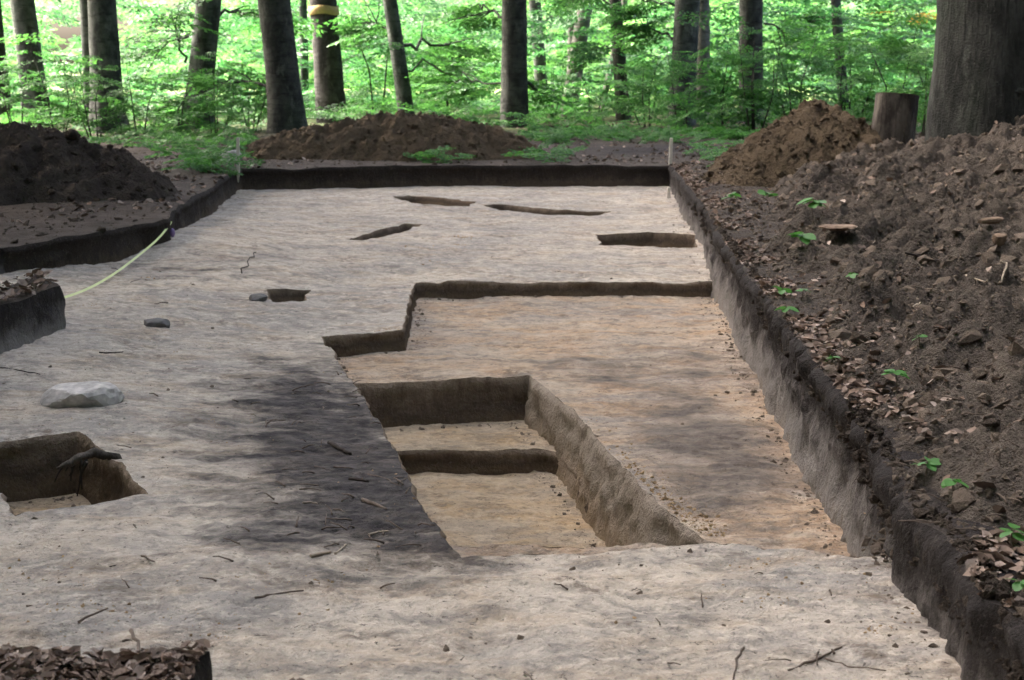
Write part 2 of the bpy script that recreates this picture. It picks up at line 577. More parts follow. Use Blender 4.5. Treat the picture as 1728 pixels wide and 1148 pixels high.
HOLES = [
    (fpts([(446, 490), (526, 489), (520, 507), (455, 509)]), .10),
    (fpts([(588, 403), (630, 391), (686, 377), (712, 379), (690, 388), (650, 400), (610, 406)]), .11),
    (fpts([(1005, 395), (1095, 393), (1176, 397), (1176, 419), (1090, 418), (1012, 413)]), .19),
    (fpts([(664, 331), (700, 331), (806, 342), (790, 347), (720, 346), (690, 341)]), .10),
    (fpts([(812, 346), (850, 345), (930, 353), (1032, 357), (1010, 364), (900, 361), (846, 354)]), .11),
]
CH_H = [chain(p, .07, 67 + i) for i, (p, d) in enumerate(HOLES)]

# ------------------------------------------------------------------ one triangulation of the whole plan
pts = []
Y = 2.2
while Y < 33:
    sp = .0052 * max(Y, 4.5)
    half = .34 * Y + .8
    xs = np.arange(-half, half, sp)
    pts.append(np.stack([xs + rng.uniform(-.35, .35, len(xs)) * sp, Y + rng.uniform(-.35, .35, len(xs)) * sp * 1.5], 1))
    Y += sp * 1.5
while Y < 75:
    sp = .012 * Y
    half = .36 * Y
    xs = np.arange(-half, half, sp)
    pts.append(np.stack([xs + rng.uniform(-.3, .3, len(xs)) * sp, Y + rng.uniform(-.3, .3, len(xs)) * sp], 1))
    Y += sp
gx, gy = np.meshgrid(np.arange(-40, 41, 1.6), np.arange(-20, 90, 1.6))
far = np.stack([gx.ravel(), gy.ravel()], 1) + rng.uniform(-.4, .4, (gx.size, 2))
far = far[(np.abs(far[:, 0]) > .36 * far[:, 1] + 1) | (far[:, 1] > 76) | (far[:, 1] < 1.6)]
pts.append(far)
gx, gy = np.meshgrid(np.linspace(-700, 700, 21), np.linspace(-300, 1500, 25))
vf = np.stack([gx.ravel(), gy.ravel()], 1)
vf = vf[(np.abs(vf[:, 0]) > 45) | (vf[:, 1] > 95) | (vf[:, 1] < -25)]
pts.append(vf)
PTS = np.vstack(pts)
edges, allp, o = [], [], 0
for c in [CH_T, CH_B2, CH_P1, CH_P2, CH_P2B, CH_LP] + CH_H:
    n = len(c)
    allp.append(c)
    edges += [(o + i, o + (i + 1) % n) for i in range(n)]
    o += n
allp.append(PTS)
ALL = np.vstack(allp)
res = delaunay_2d_cdt([Vector((float(a), float(b))) for a, b in ALL], edges, [], 0, 1e-6)
PV = np.array([(v[0], v[1]) for v in res[0]])
TR = np.array([f for f in res[2] if len(f) == 3], np.int32)
a, b, c = PV[TR[:, 0]], PV[TR[:, 1]], PV[TR[:, 2]]
flip = ((b - a)[:, 0] * (c - a)[:, 1] - (b - a)[:, 1] * (c - a)[:, 0]) < 0
TR[flip] = TR[flip][:, ::-1]
CEN = (a + b + c) / 3
iT, iB2, iP1, iP2, iP2B, iLP = [inside(CEN, c) for c in (CH_T, CH_B2, CH_P1, CH_P2, CH_P2B, CH_LP)]
iH = [inside(CEN, c) & iT for c in CH_H]
anyH = np.any(iH, axis=0)


def sheet(name, mask, zf, m, attrs=None, parent=None, off=0.0, micro=0.0):
    T = TR[mask]
    u, inv = np.unique(T, return_inverse=True)
    P = PV[u]
    T = inv.reshape(-1, 3)
    if micro:                                             # one finer level with crumbly micro relief
        E_ = np.sort(np.vstack([T[:, [0, 1]], T[:, [1, 2]], T[:, [2, 0]]]), 1)
        ue, ie = np.unique(E_, axis=0, return_inverse=True)
        ie = ie.reshape(3, -1) + len(P)
        P = np.vstack([P, (P[ue[:, 0]] + P[ue[:, 1]]) / 2])
        T = np.vstack([np.stack([T[:, 0], ie[0], ie[2]], 1), np.stack([ie[0], T[:, 1], ie[1]], 1), np.stack([ie[2], ie[1], T[:, 2]], 1), np.stack([ie[0], ie[1], ie[2]], 1)])
    V = np.column_stack([P, zf(P[:, 0], P[:, 1]) + off])
    if micro:
        n_ = fbm(P[:, 0] * 13, P[:, 1] * 13, None, 4, 911, .7)
        pat = .35 + .65 * sstep(-.15, .35, fbm(P[:, 0] * 1.6, P[:, 1] * 1.6, None, 3, 917))
        V[:, 2] += micro * pat * (n_ + 1.4 * np.maximum(0, np.abs(vnoise(P[:, 0] * 21, P[:, 1] * 26, None, 913)) - .5))
    at = {k: f(P) for k, f in (attrs or {}).items()}
    return link(name, mesh_np(name, V, T, True, at), m, parent)


DARK = np.array(fpts([(560, 585), (660, 655), (710, 715), (790, 830), (840, 930), (640, 952), (545, 945), (500, 900), (440, 830), (400, 760), (385, 690), (400, 640), (470, 600)]))
DARK2 = np.array(fpts([(180, 440), (430, 430), (440, 470), (250, 480)]))


def dark_attr(P):
    out = np.zeros(len(P))
    for poly, soft, w in ((DARK, .55, 1.0), (DARK2, .9, .35)):
        lo, hi = poly.min(0) - 1.5, poly.max(0) + 1.5
        k = np.all((P > lo) & (P < hi), 1)
        if k.any():
            Q = P[k] + .14 * np.stack([fbm(P[k][:, 0] * 2, P[k][:, 1] * 2, None, 4, 71), fbm(P[k][:, 0] * 2, P[k][:, 1] * 2, None, 4, 73)], 1)
            ins = inside(Q, poly)
            d = dist_poly(Q, poly)
            w = w * (1.0 if w < 1 else .62 + .38 * sstep(10.0, 7.2, Q[:, 1]))
            v = w * np.where(ins, .45 + np.clip(d / soft, 0, 1) * .55, .45 - np.clip(d / soft, 0, 1) * .45)
            out[k] = np.maximum(out[k], v)
    return out


def orange_attr(P):
    d = np.array([rx(t) for t in P[:, 1]]) - P[:, 0]
    v = sstep(1.15, .15, d) * .95 * sstep(13.5, 9, P[:, 1])
    return np.maximum(v, sstep(.30, .0, np.abs(P[:, 1] - (on_z(700, 618, -.61)[1]))) * .7 * (P[:, 0] < .5))


def band_attr(P):
    x, y = P[:, 0], P[:, 1]
    g = np.exp(-((x - 1.08) / .38) ** 2 - ((y - 8.7) / 1.7) ** 2) * .55
    g = np.maximum(g, np.exp(-((x - 1.0) / .8) ** 2 - ((y - 10.9) / .7) ** 2) * .35)
    return g * 1.3 * (1 + .6 * fbm(x * 2.2, y * 2.8, None, 4, 78)) + .15 * fbm(x * 2, y * 2, None, 3, 77)


def ground_dark(P):
    v = np.exp(-((P[:, 0] - 3.0) / 2.2) ** 2 - ((P[:, 1] - 29.0) / 1.9) ** 2)
    e = sstep(.6, .1, np.abs(P[:, 0] - (1.3 + .047 * P[:, 1] + .2))) * sstep(9, 5, P[:, 1])
    return np.clip(np.maximum(v, e) * (1 + .6 * fbm(P[:, 0] * 2, P[:, 1] * 2, None, 3, 79)), 0, 1)


Z0 = lambda P: np.zeros(len(P))
OUT = ~iT & ~iB2
MEAD = OUT & (CEN[:, 1] > 74)
forest_floor = kind(sheet('forest_floor', OUT & ~MEAD, z_ground, M['forest'], {'dark': ground_dark, 'green': lambda P: sstep(32, 40, P[:, 1])}), 'structure', 'bare brown forest soil around the excavation trench')
kind(sheet('meadow', MEAD, z_ground, M['meadow'], {'dark': Z0}), 'structure', 'sunlit pale green meadow beyond the trees')
RXC = np.interp(CEN[:, 1], [p[1] for p in RTOP[::-1]], [p[0] for p in RTOP[::-1]])
fl = iT & ~iB2 & ~iP1 & ~iLP & ~anyH & ~((CEN[:, 0] > RXC - .10) & (CEN[:, 1] > p1[-1][1] + .03) & (CEN[:, 1] < p1[0][1] - .03))
trench_floor = kind(sheet('trench_floor', fl, z_floor, M['floor'], {'dark': dark_attr, 'orange': Z0}, micro=.008), 'structure', 'scraped pale sandy floor of the excavation trench')
pit_floor = kind(sheet('pit_floor', iP1 & ~iP2, z_pit, M['pit_floor'], {'dark': band_attr, 'orange': orange_attr}, micro=.008), 'structure', 'orange stained lower floor of the large square pit')
kind(sheet('pit_step', iP2 & ~iP2B, z_deep, M['deep_floor'], {'dark': Z0, 'orange': Z0}, micro=.014), 'structure', 'upper tread cut into the deep stepped pit')
kind(sheet('pit_bottom', iP2B, z_deep2, M['deep_floor'], {'dark': Z0, 'orange': Z0}, micro=.018), 'structure', 'yellowish bottom of the deep stepped pit')
kind(sheet('square_pit_floor', iLP, z_lpit, M['deep_floor'], {'dark': Z0, 'orange': lambda P: np.full(len(P), .5)}), 'structure', 'floor of the small square pit at the left')
for (pp, dep), mk in zip(HOLES, iH):
    kind(sheet('hole_floor', mk, z_floor, M['pit_floor'], {'dark': lambda P: np.full(len(P), .35), 'orange': Z0}, None, -dep), 'structure')


# ------------------------------------------------------------------ cut sections (walls)
def wall(name, P, ztop, zbot, m, batter=.05, rows=14, amp=.02, seed=0, closed=True, lip=.0, label=None, parent=None):
    n = len(P)
    area = .5 * np.sum(P[:, 0] * np.roll(P[:, 1], -1) - np.roll(P[:, 0], -1) * P[:, 1]) if closed else None
    tan = np.roll(P, -1, 0) - np.roll(P, 1, 0) if closed else np.gradient(P, axis=0)
    for _ in range(6):
        tan = (np.roll(tan, 1, 0) + tan * 2 + np.roll(tan, -1, 0)) / 4 if closed else tan
    tan /= np.linalg.norm(tan, axis=1)[:, None] + 1e-9
    nor = np.stack([-tan[:, 1], tan[:, 0]], 1)
    if closed and area < 0:
        nor = -nor
    zt = ztop(P[:, 0], P[:, 1]); zb = zbot(P[:, 0], P[:, 1]) if callable(zbot) else np.full(n, zbot)
    V, tt = [], []
    for r in range(rows + 1):
        s = r / rows
        z = zt + (zb - zt) * s
        env = math.sin(math.pi * min(1, s * 1.3)) ** .5 if 0 < s < .77 else (.0 if s == 0 else .6)
        nz = fbm(P[:, 0] * 9, P[:, 1] * 9, z * 3.5, 4, seed, .6) + .5 * vnoise(P[:, 0] * 30, P[:, 1] * 30, z * 14, seed + 5)
        lipo = lip * math.exp(-((s - .06) / .10) ** 2) * (1 + vnoise(P[:, 0] * 14, P[:, 1] * 14, None, seed + 3)) if r else 0
        off = batter * s + amp * (nz + .9 * fbm(P[:, 0] * 3.2, P[:, 1] * 3.2, z * 4, 3, seed + 21)) * env + lipo
        V.append(np.column_stack([P + nor * np.reshape(off, (-1, 1)) if np.ndim(off) else P + nor * off, z]))
        tt.append(np.full(n, s))
    V = np.vstack(V)
    F = []
    m_ = n if closed else n - 1
    i = np.arange(m_); j = (i + 1) % n
    for r in range(rows):
        F.append(np.stack([r * n + i, r * n + j, (r + 1) * n + j, (r + 1) * n + i], 1))
    F = np.vstack(F)
    return kind(link(name, mesh_np(name, V, F, True, {'t': np.concatenate(tt)}), m, parent), 'structure', label)


zg = lambda x, y: z_ground(x, y)
# right section, back section and the left side are pieces of the trench outline
iR = [int(np.argmin(np.linalg.norm(CH_T - np.asarray(p), axis=1))) for p in (T_pts[0], T_pts[len(RTOP) - 1], T_pts[len(RTOP) + 1])]
k_corner = int(np.argmin(np.linalg.norm(CH_T - np.asarray(T_pts[-2]), axis=1)))
k_left = int(np.argmin(np.linalg.norm(CH_T - np.asarray(T_pts[-6]), axis=1)))
k_near = int(np.argmin(np.linalg.norm(CH_T - np.asarray(T_pts[len(RTOP)]), axis=1)))
seg = lambda a, b: CH_T[a:b + 1] if a <= b else np.vstack([CH_T[a:], CH_T[:b + 1]])


def open_wall(name, P, *a, **k):
    # inward is to the right-hand side when walking the outline clockwise
    return wall(name, P[::-1], *a, closed=False, **k)


open_wall('trench_section', seg(0, k_near + 1), zg, -.74, M['wall_trench'], .07, 22, .035, 81, lip=.03, label='long right hand section with black topsoil over grey sand')
open_wall('trench_section', seg(k_near, k_left + 1), zg, -.50, M['wall_trench'], .05, 12, .02, 83, lip=.006, label='near edge of the trench around the leaf covered baulk')
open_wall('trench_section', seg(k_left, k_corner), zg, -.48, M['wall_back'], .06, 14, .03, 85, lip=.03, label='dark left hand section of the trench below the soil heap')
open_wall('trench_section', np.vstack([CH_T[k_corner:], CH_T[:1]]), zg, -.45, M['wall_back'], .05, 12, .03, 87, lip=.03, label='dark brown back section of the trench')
kP = int(np.argmin(np.linalg.norm(CH_P1 - p1[-1], axis=1)))
wall('pit_section', CH_P1[:kP + 1], z_floor, lambda x, y: z_pit(x, y) - .04, M['wall_pit'], .035, 10, .022, 91, closed=False, label='low cut edges of the large square pit') if False else None
P = CH_P1[:kP + 1]


def pit_walls():
    global P
    n = len(P)
    # outline is counter clockwise in plan: flip if needed so that the normal points inward
    area = .5 * np.sum(CH_P1[:, 0] * np.roll(CH_P1[:, 1], -1) - np.roll(CH_P1[:, 0], -1) * CH_P1[:, 1])
    Q = P if area > 0 else P[::-1]
    wall('pit_section', Q, z_floor, lambda x, y: z_pit(x, y) - .05, M['wall_fill_shade'], .035, 10, .02, 91, closed=False, label='low cut edges of the large square pit', lip=.012)


pit_walls()
ka = int(np.argmin(np.linalg.norm(CH_P2 - q[0], axis=1)))
kb = int(np.argmin(np.linalg.norm(CH_P2 - np.array([.93, yf]), axis=1)))
wall('stepped_pit_section', CH_P2[ka:kb + 1][::-1], z_pit, -1.10, M['wall_pit'], .10, 18, .04, 93, closed=False, label='battered sandy right side of the deep stepped pit', lip=.012)
wall('stepped_pit_section', np.vstack([CH_P2[kb:], CH_P2[:ka + 1]])[::-1], z_pit, -1.10, M['wall_fill_shade'], .10, 16, .022, 94, closed=False, label='dark brown back of the deep stepped pit', lip=.012)
wall('step_riser', CH_P2B, z_deep, -1.09, M['wall_fill_shade'], .03, 8, .02, 95, label='low riser between the two treads of the stepped pit', lip=.015)
wall('square_pit_section', CH_LP, z_floor, -.70, M['wall_fill_shade'], .06, 14, .025, 97, label='cut sides of the small square pit at the left', lip=.015)
for (pp, dep), ch in zip(HOLES, CH_H):
    wall('hole_section', ch, z_floor, lambda x, y, dep=dep: z_floor(x, y) - dep - .03, M['wall_fill_shade'], .05, 6, .02, 99)

# thin baulk left standing at the left
bk = empty('soil_baulk', (B2_pts[0][0], B2_pts[0][1], -.33), 'narrow dark soil baulk with leaf litter on top left standing at the left edge', 'soil baulk')
Minv = Matrix.Translation(bk.location).inverted()


def child(name, V, F, m, parent, smooth=True, attrs=None):
    V = np.asarray(V) - np.asarray(parent.location)
    return link(name, mesh_np(name, V, F, smooth, attrs), m, parent)


T = TR[iB2]
u, inv = np.unique(T, return_inverse=True)
Vt = np.column_stack([PV[u], z_ground(PV[u][:, 0], PV[u][:, 1]) + .012])
child('top', Vt, inv.reshape(-1, 3), M['forest'], bk, True, {'dark': np.zeros(len(u)), 'green': np.zeros(len(u))})
tmp_area = .5 * np.sum(CH_B2[:, 0] * np.roll(CH_B2[:, 1], -1) - np.roll(CH_B2[:, 0], -1) * CH_B2[:, 1])
w = wall('side', CH_B2, lambda x, y: z_ground(x, y) + .012, -.5, M['wall_trench'], -.05, 14, .03, 101)
del w['kind']
w.data.transform(Minv)
w.parent = bk


# ------------------------------------------------------------------ spoil heaps
HEAP_Z = []


def heap(name, label, c, rx_, ry_, rot, h, m, res, seed, rough=.12, power=1.6, extra=None, crest=None, ridge=False):
    """heap as a height sheet over an elliptic footprint"""
    nx, ny = int(2.2 * rx_ / res), int(2.2 * ry_ / res)
    gx, gy = np.meshgrid(np.linspace(-1.1, 1.1, nx), np.linspace(-1.1, 1.1, ny))
    gx = gx + rng.uniform(-.3, .3, gx.shape) * 2.2 / nx
    gy = gy + rng.uniform(-.3, .3, gy.shape) * 2.2 / ny
    ca, sa = math.cos(rot), math.sin(rot)
    X = c[0] + gx * rx_ * ca - gy * ry_ * sa
    Yy = c[1] + gx * rx_ * sa + gy * ry_ * ca

    def zf(X, Yy):
        dx, dy = X - c[0], Yy - c[1]
        u, v = (dx * ca + dy * sa) / rx_, (-dx * sa + dy * ca) / ry_
        wob = .16 * fbm(X * .9, Yy * .9, None, 3, seed)
        r = np.sqrt((u ** 8 if ridge else u * u) + v * v) + wob
        p = np.clip(1 - r, 0, 1.2)
        prof = 1 - (1 - np.clip(p, 0, 1)) ** power
        hh = h * (crest(u, v) if crest else 1.0)
        bil = 1 - np.abs(fbm(X * 2.3, Yy * 2.3, None, 5, seed + 3, .55)) * 2
        lum = fbm(X * 5.5, Yy * 5.5, None, 5, seed + 5, .68)
        z = hh * prof + np.clip(p * 4, 0, 1) * (rough * .8 * bil + rough * .55 * lum) - .06 + np.clip(1 - p * 12, 0, 1) * -.08
        if extra:
            z = z + extra(X, Yy) * np.clip(p * 4, 0, 1)
        return np.maximum(z_ground(X, Yy), -.1) + z

    Z = zf(X, Yy)
    V = np.stack([X, Yy, Z], -1).reshape(-1, 3)
    i, j = np.meshgrid(np.arange(nx - 1), np.arange(ny - 1))
    k = (j * nx + i).ravel()
    F = np.stack([k, k + 1, k + nx + 1, k + nx], 1)
    # drop what lies under the ground
    keep = (V[F][:, :, 2] > z_ground(V[F][:, :, 0], V[F][:, :, 1]) - .10).any(1)
    # and what would hang over the trench
    Fc = V[F][:, :, :2].mean(1)
    keep &= ~inside(Fc, CH_T)
    o = empty(name, (c[0], c[1], 0), label, 'soil heap')
    child('soil', V, F[keep], m, o)
    HEAP_Z.append((o, zf, c, rx_, ry_, rot))
    return o, zf


lc = np.array([-6.15, 18.6])
hl, hlz = heap('soil_heap', 'large dark brown soil heap at the left edge above the trench corner', lc, 2.3, 1.5, .10, .74, M['heap_dark'], .035, 201, .20, 1.6)
hb, hbz = heap('soil_heap', 'long brown soil heap behind the far end of the trench', np.array([-2.1, 26.9]), 2.8, 1.4, -.03, .66, M['heap_brown'], .04, 211, .20, 1.8,
               crest=lambda u, v: .72 + .30 * np.exp(-((u - .38) / .42) ** 2) + .10 * np.exp(-((u + .25) / .3) ** 2))
ha, haz = heap('soil_heap', 'pointed sandy brown soil heap left of the tree stump', np.array([3.95, 21.0]), 1.6, 1.55, .35, .98, M['heap_brown'], .035, 221, .20, 1.25)
hg, hgz = heap('soil_heap', 'long grey brown spoil bank along the right edge of the trench', np.array([4.55, 12.6]), 9.4, 2.5, math.radians(82), .66, M['heap_grey'], .021, 231, .22, 1.35,
               extra=lambda X, Yy: .16 * (np.abs(fbm(X * .9 + 3, Yy * .9, None, 3, 243)) * 2 - .6) + .10 * fbm((X + .5 * Yy) * 1.2, (Yy - .5 * X) * 3.2, None, 4, 245, .6),
               crest=lambda u, v: .36 + .52 * sstep(-.25, .7, u) + .06 * np.sin(u * 7), ridge=True)


# ------------------------------------------------------------------ scatter helpers
ICO_V = None


def ico():
    t = (1 + 5 ** .5) / 2
    V = np.array([(-1, t, 0), (1, t, 0), (-1, -t, 0), (1, -t, 0), (0, -1, t), (0, 1, t), (0, -1, -t), (0, 1, -t), (t, 0, -1), (t, 0, 1), (-t, 0, -1), (-t, 0, 1)], float)
    V /= np.linalg.norm(V[0])
    F = np.array([(0, 11, 5), (0, 5, 1), (0, 1, 7), (0, 7, 10), (0, 10, 11), (1, 5, 9), (5, 11, 4), (11, 10, 2), (10, 7, 6), (7, 1, 8), (3, 9, 4), (3, 4, 2), (3, 2, 6), (3, 6, 8), (3, 8, 9), (4, 9, 5), (2, 4, 11), (6, 2, 10), (8, 6, 7), (9, 8, 1)])
    return V, F


def rot_mats(n, full=True, tilt=.4):
    yaw = rng.uniform(0, 2 * np.pi, n)
    pit = rng.uniform(-1, 1, n) * (np.pi if full else tilt)
    rol = rng.uniform(-1, 1, n) * (np.pi if full else tilt)
    return euler(yaw, pit, rol)


def euler(yaw, pit, rol):
    cy, sy, cp, sp, cr, sr = np.cos(yaw), np.sin(yaw), np.cos(pit), np.sin(pit), np.cos(rol), np.sin(rol)
    R = np.zeros((len(yaw), 3, 3))
    R[:, 0, 0] = cy * cp; R[:, 0, 1] = cy * sp * sr - sy * cr; R[:, 0, 2] = cy * sp * cr + sy * sr
    R[:, 1, 0] = sy * cp; R[:, 1, 1] = sy * sp * sr + cy * cr; R[:, 1, 2] = sy * sp * cr - cy * sr
    R[:, 2, 0] = -sp; R[:, 2, 1] = cp * sr; R[:, 2, 2] = cp * cr
    return R


def stamp(tV, tF, P, R, S):
    """copies of a template at points P with rotations R and scales S -> V, F"""
    V = np.einsum('nij,kj->nki', R, tV) * np.reshape(S, (-1, 1, 1)) + P[:, None, :]
    n, k = len(P), len(tV)
    F = (tF[None] + (np.arange(n) * k)[:, None, None]).reshape(-1, tF.shape[1])
    return V.reshape(-1, 3), F


def clods(name, P, S, m, parent=None, flat=.7):
    tV, tF = ico()
    parts = []
    grp = rng.integers(0, 6, len(P))
    for g in range(6):
        k = grp == g
        if not k.any():
            continue
        jv = (tV * (1 + rng.uniform(-.45, .45, (12, 1))) + rng.uniform(-.2, .2, (12, 3))) * np.array([1.2, .9, flat])
        parts.append(stamp(jv, tF, P[k], rot_mats(k.sum(), False, .6), S[k]))
    V, F = join(parts)
    if parent is not None:
        V = V - np.asarray(parent.location)
    return kind(link(name, mesh_np(name, V, F, False), m, parent), 'stuff')


def heap_points(zf, n, c, rx_, ry_, rot, minz=.0):
    u = rng.uniform(-1, 1, (n, 2))
    ca, sa = math.cos(rot), math.sin(rot)
    X = c[0] + u[:, 0] * rx_ * ca - u[:, 1] * ry_ * sa
    Yy = c[1] + u[:, 0] * rx_ * sa + u[:, 1] * ry_ * ca
    P = np.column_stack([X, Yy, zf(X, Yy)])
    k = (P[:, 2] > z_ground(X, Yy) + minz) & ~inside(P[:, :2], CH_T) & (Yy > 2.5)
    return P[k]


for (o, zf, c, rx_, ry_, rot), n, smax in zip(HEAP_Z, (2600, 2400, 2200, 15000), (.055, .06, .055, .058)):
    Pp = heap_points(zf, n, c, rx_, ry_, rot)
    if o is hg:
        Pp = Pp[(np.abs(Pp[:, 0]) < .36 * Pp[:, 1] + .3)]
    S = smax * (.12 + rng.pareto(2.6, len(Pp)) * .28).clip(.1, 1.05)
    clods('clod', Pp, S, M['heap_dark'] if o is hl else (M['clod'] if o is hg else M['heap_brown']), o)


def surface_z(x, y):
    """highest soil surface at plan points outside the trench"""
    z = z_ground(x, y)
    for o, zf, c, rx_, ry_, rot in HEAP_Z:
        ca, sa = math.cos(rot), math.sin(rot)
        dx, dy = x - c[0], y - c[1]
        u, v = (dx * ca + dy * sa) / rx_, (-dx * sa + dy * ca) / ry_
        k = (np.abs(u) < 1.1) & (np.abs(v) < 1.1)
        z = np.where(k, np.maximum(z, zf(x, y)), z)
    return z


def sz(x, y):
    return float(surface_z(np.array([x], float), np.array([y], float))[0])


def on_surface(x, y):
    """walk the view ray of a pixel down to the soil outside the trench"""
    r = np.array(ray(x, y))
    t = np.linspace(2.5, 60, 1500)
    Pp = np.array([0, 0, CAM_H]) + t[:, None] * r
    zz = surface_z(Pp[:, 0], Pp[:, 1])
    k = np.argmax(Pp[:, 2] < zz)
    return np.array([Pp[k, 0], Pp[k, 1], zz[k]])


def on_floor(x, y):
    p = fpts([(x, y)])[0]
    return np.array([p[0], p[1], float(z_floor(p[0:1], p[1:2])[0])])


# leaf litter -----------------------------------------------------------------
LIT_V = np.array([(-.5, 0, .02), (-.2, .28, .12), (-.2, -.28, .10), (.2, .26, .10), (.2, -.26, .13), (.55, 0, .10), (0, 0, -.02)], float)
LIT_F = np.array([(0, 2, 6), (0, 6, 1), (6, 2, 4), (6, 4, 5), (6, 5, 3), (6, 3, 1)])


def litter(name, P, size, label, parent=None, tilt=.55):
    n = len(P)
    parts = []
    grp = rng.integers(0, 5, n)
    for g in range(5):
        k = grp == g
        if not k.any():
            continue
        tv = LIT_V * np.array([1, rng.uniform(.8, 1.2), rng.uniform(.3, 2.2)]) + rng.uniform(-.05, .05, LIT_V.shape)
        parts.append(stamp(tv, LIT_F, P[k] + np.array([0, 0, .006]), rot_mats(k.sum(), False, tilt), size * (.3 + 1.5 * rng.uniform(0, 1, k.sum()) ** 1.8)))
    V, F = join(parts)
    if parent is not None:
        V = V - np.asarray(parent.location)
    return kind(link(name, mesh_np(name, V, F, False), M['litter'], parent), 'stuff', label)


# strip along the right hand edge
n = 7000
Yr = 3.2 + 22 * rng.uniform(0, 1, n) ** 1.6
off = np.abs(rng.normal(0, .13, n)) * rng.choice([1, 1, 1, 3.5], n)
Xr = np.array([rx(t) for t in Yr]) + .005 + off
k = (vnoise(Xr * 1.6, Yr * 1.1, None, 301) > -.1)
Xr, Yr = Xr[k], Yr[k]
litter('leaf_litter', np.column_stack([Xr, Yr, surface_z(Xr, Yr)]), .042, 'brown dead leaves strewn along the right hand trench edge')
# near baulk
n = 13000
Xb, Yb = rng.uniform(-1.9, -.74, n), rng.uniform(2.6, 4.12, n)
k = ~inside(np.column_stack([Xb, Yb]), CH_T)
litter('leaf_litter', np.column_stack([Xb, Yb, z_ground(Xb, Yb) + rng.uniform(0, .012, n)])[k], .030, 'thick brown leaf litter on the near left baulk', None, .55)
# standing baulk
Xb, Yb = rng.uniform(-3.8, -2.9, 2600), rng.uniform(6, 11.6, 2600)
k = inside(np.column_stack([Xb, Yb]), CH_B2)
Pb = np.column_stack([Xb, Yb, z_ground(Xb, Yb) + .02 + rng.uniform(0, .03, 2600)])[k]
litter('leaf_litter', Pb, .06, 'brown dead leaves on the standing baulk', bk).pop('label', None)
# forest floor further back
n = 9000
Yf = rng.uniform(13, 46, n)
Xf = rng.uniform(-.37, .37, n) * Yf
k = ~inside(np.column_stack([Xf, Yf]), CH_T) & (vnoise(Xf * .5, Yf * .35, None, 305) > -.2)
Xf, Yf = Xf[k], Yf[k]
litter('leaf_litter', np.column_stack([Xf, Yf, z_ground(Xf, Yf)]), .065, 'scattered dead leaves on the forest floor')
# crumbs along the right edge and on the floor below it
n = 6000
Yr = 3.2 + 20 * rng.uniform(0, 1, n) ** 1.5
Xr = np.array([rx(t) for t in Yr]) + rng.uniform(.0, .9, n) ** 1.3
clods('soil_crumbs', np.column_stack([Xr, Yr, surface_z(Xr, Yr)]), .004 + .006 * rng.pareto(2.4, n).clip(0, 3.5), M['clod'])['label'] = 'dark soil crumbs along the trench edge'
n = 1500
Yr = 3.6 + 22 * rng.uniform(0, 1, n) ** 1.4
Xr = rng.uniform(-.35, .3, n) * Yr
near_wall = rng.uniform(0, 1, n) < .42
Xr = np.where(near_wall, np.array([rx(t) for t in Yr]) - .06 - np.abs(rng.normal(0, .10, n)), Xr)
Q = np.column_stack([Xr, Yr])
k = inside(Q, CH_T) & ~inside(Q, CH_B2) & ~inside(Q, CH_LP)
for c_ in CH_H:
    k &= ~inside(Q, c_)
in1, in2 = inside(Q, CH_P1), inside(Q, CH_P2)
k &= ~in2
zz = np.where(in1, z_pit(Xr, Yr), z_floor(Xr, Yr))
clods('soil_crumbs', np.column_stack([Xr, Yr, zz])[k], (.003 + .004 * rng.pareto(2.4, n).clip(0, 3.0))[k], M['clod'])['label'] = 'small crumbs of soil lying on the trench floor'

# ------------------------------------------------------------------ foliage
LEAF = np.array([(0, 0, 0), (.45, .30, .05), (1.0, 0, -.04), (.45, -.30, .05)], float)
LEAF_F = np.array([(0, 3, 2, 1)])


def spray_template(seed, n_side=5, leaf=.11):
    r = np.random.default_rng(seed)
    P, Yw = [], []
    def run(p0, ang, L, k):
        for i in range(k):
            s = (i + .6) / k
            p = p0 + L * s * np.array([math.cos(ang), math.sin(ang), 0]) + np.array([0, 0, -.10 * (s ** 2) * L])
            for sd in (-1, 1):
                P.append(p); Yw.append(ang + sd * r.uniform(.6, 1.0))
        P.append(p0 + L * np.array([math.cos(ang), math.sin(ang), -.1])); Yw.append(ang)
    run(np.zeros(3), 0, 1.0, 7)
    for j in range(n_side):
        s = .12 + .75 * j / n_side
        p0 = np.array([s, 0, -.1 * s * s])
        for sd in ((-1, 1) if j % 2 else (1, -1))[:2]:
            run(p0, sd * r.uniform(.65, .95), (.62 - .4 * s) * r.uniform(.8, 1.15), 3)
    P = np.array(P); Yw = np.array(Yw)
    n = len(P)
    R = euler(Yw, r.uniform(-.1, .45, n), r.uniform(-.55, .55, n))
    V = np.einsum('nij,kj->nki', R, LEAF) * (leaf * r.uniform(.75, 1.25, n))[:, None, None] + P[:, None, :]
    F = (LEAF_F[None] + (np.arange(n) * 4)[:, None, None]).reshape(-1, 4)
    return V.reshape(-1, 3), F


SPR = [spray_template(400 + i) for i in range(6)]
SPR_BIG = [spray_template(420 + i, 4, .17) for i in range(4)]


def sprays(P, yaw, pitch, S, tmpl=SPR, roll=.35):
    parts = []
    g = rng.integers(0, len(tmpl), len(P))
    for i, (tV, tF) in enumerate(tmpl):
        k = g == i
        if k.any():
            parts.append(stamp(tV, tF, P[k], euler(yaw[k], pitch[k], rng.uniform(-roll, roll, k.sum())), S[k]))
    return join(parts)


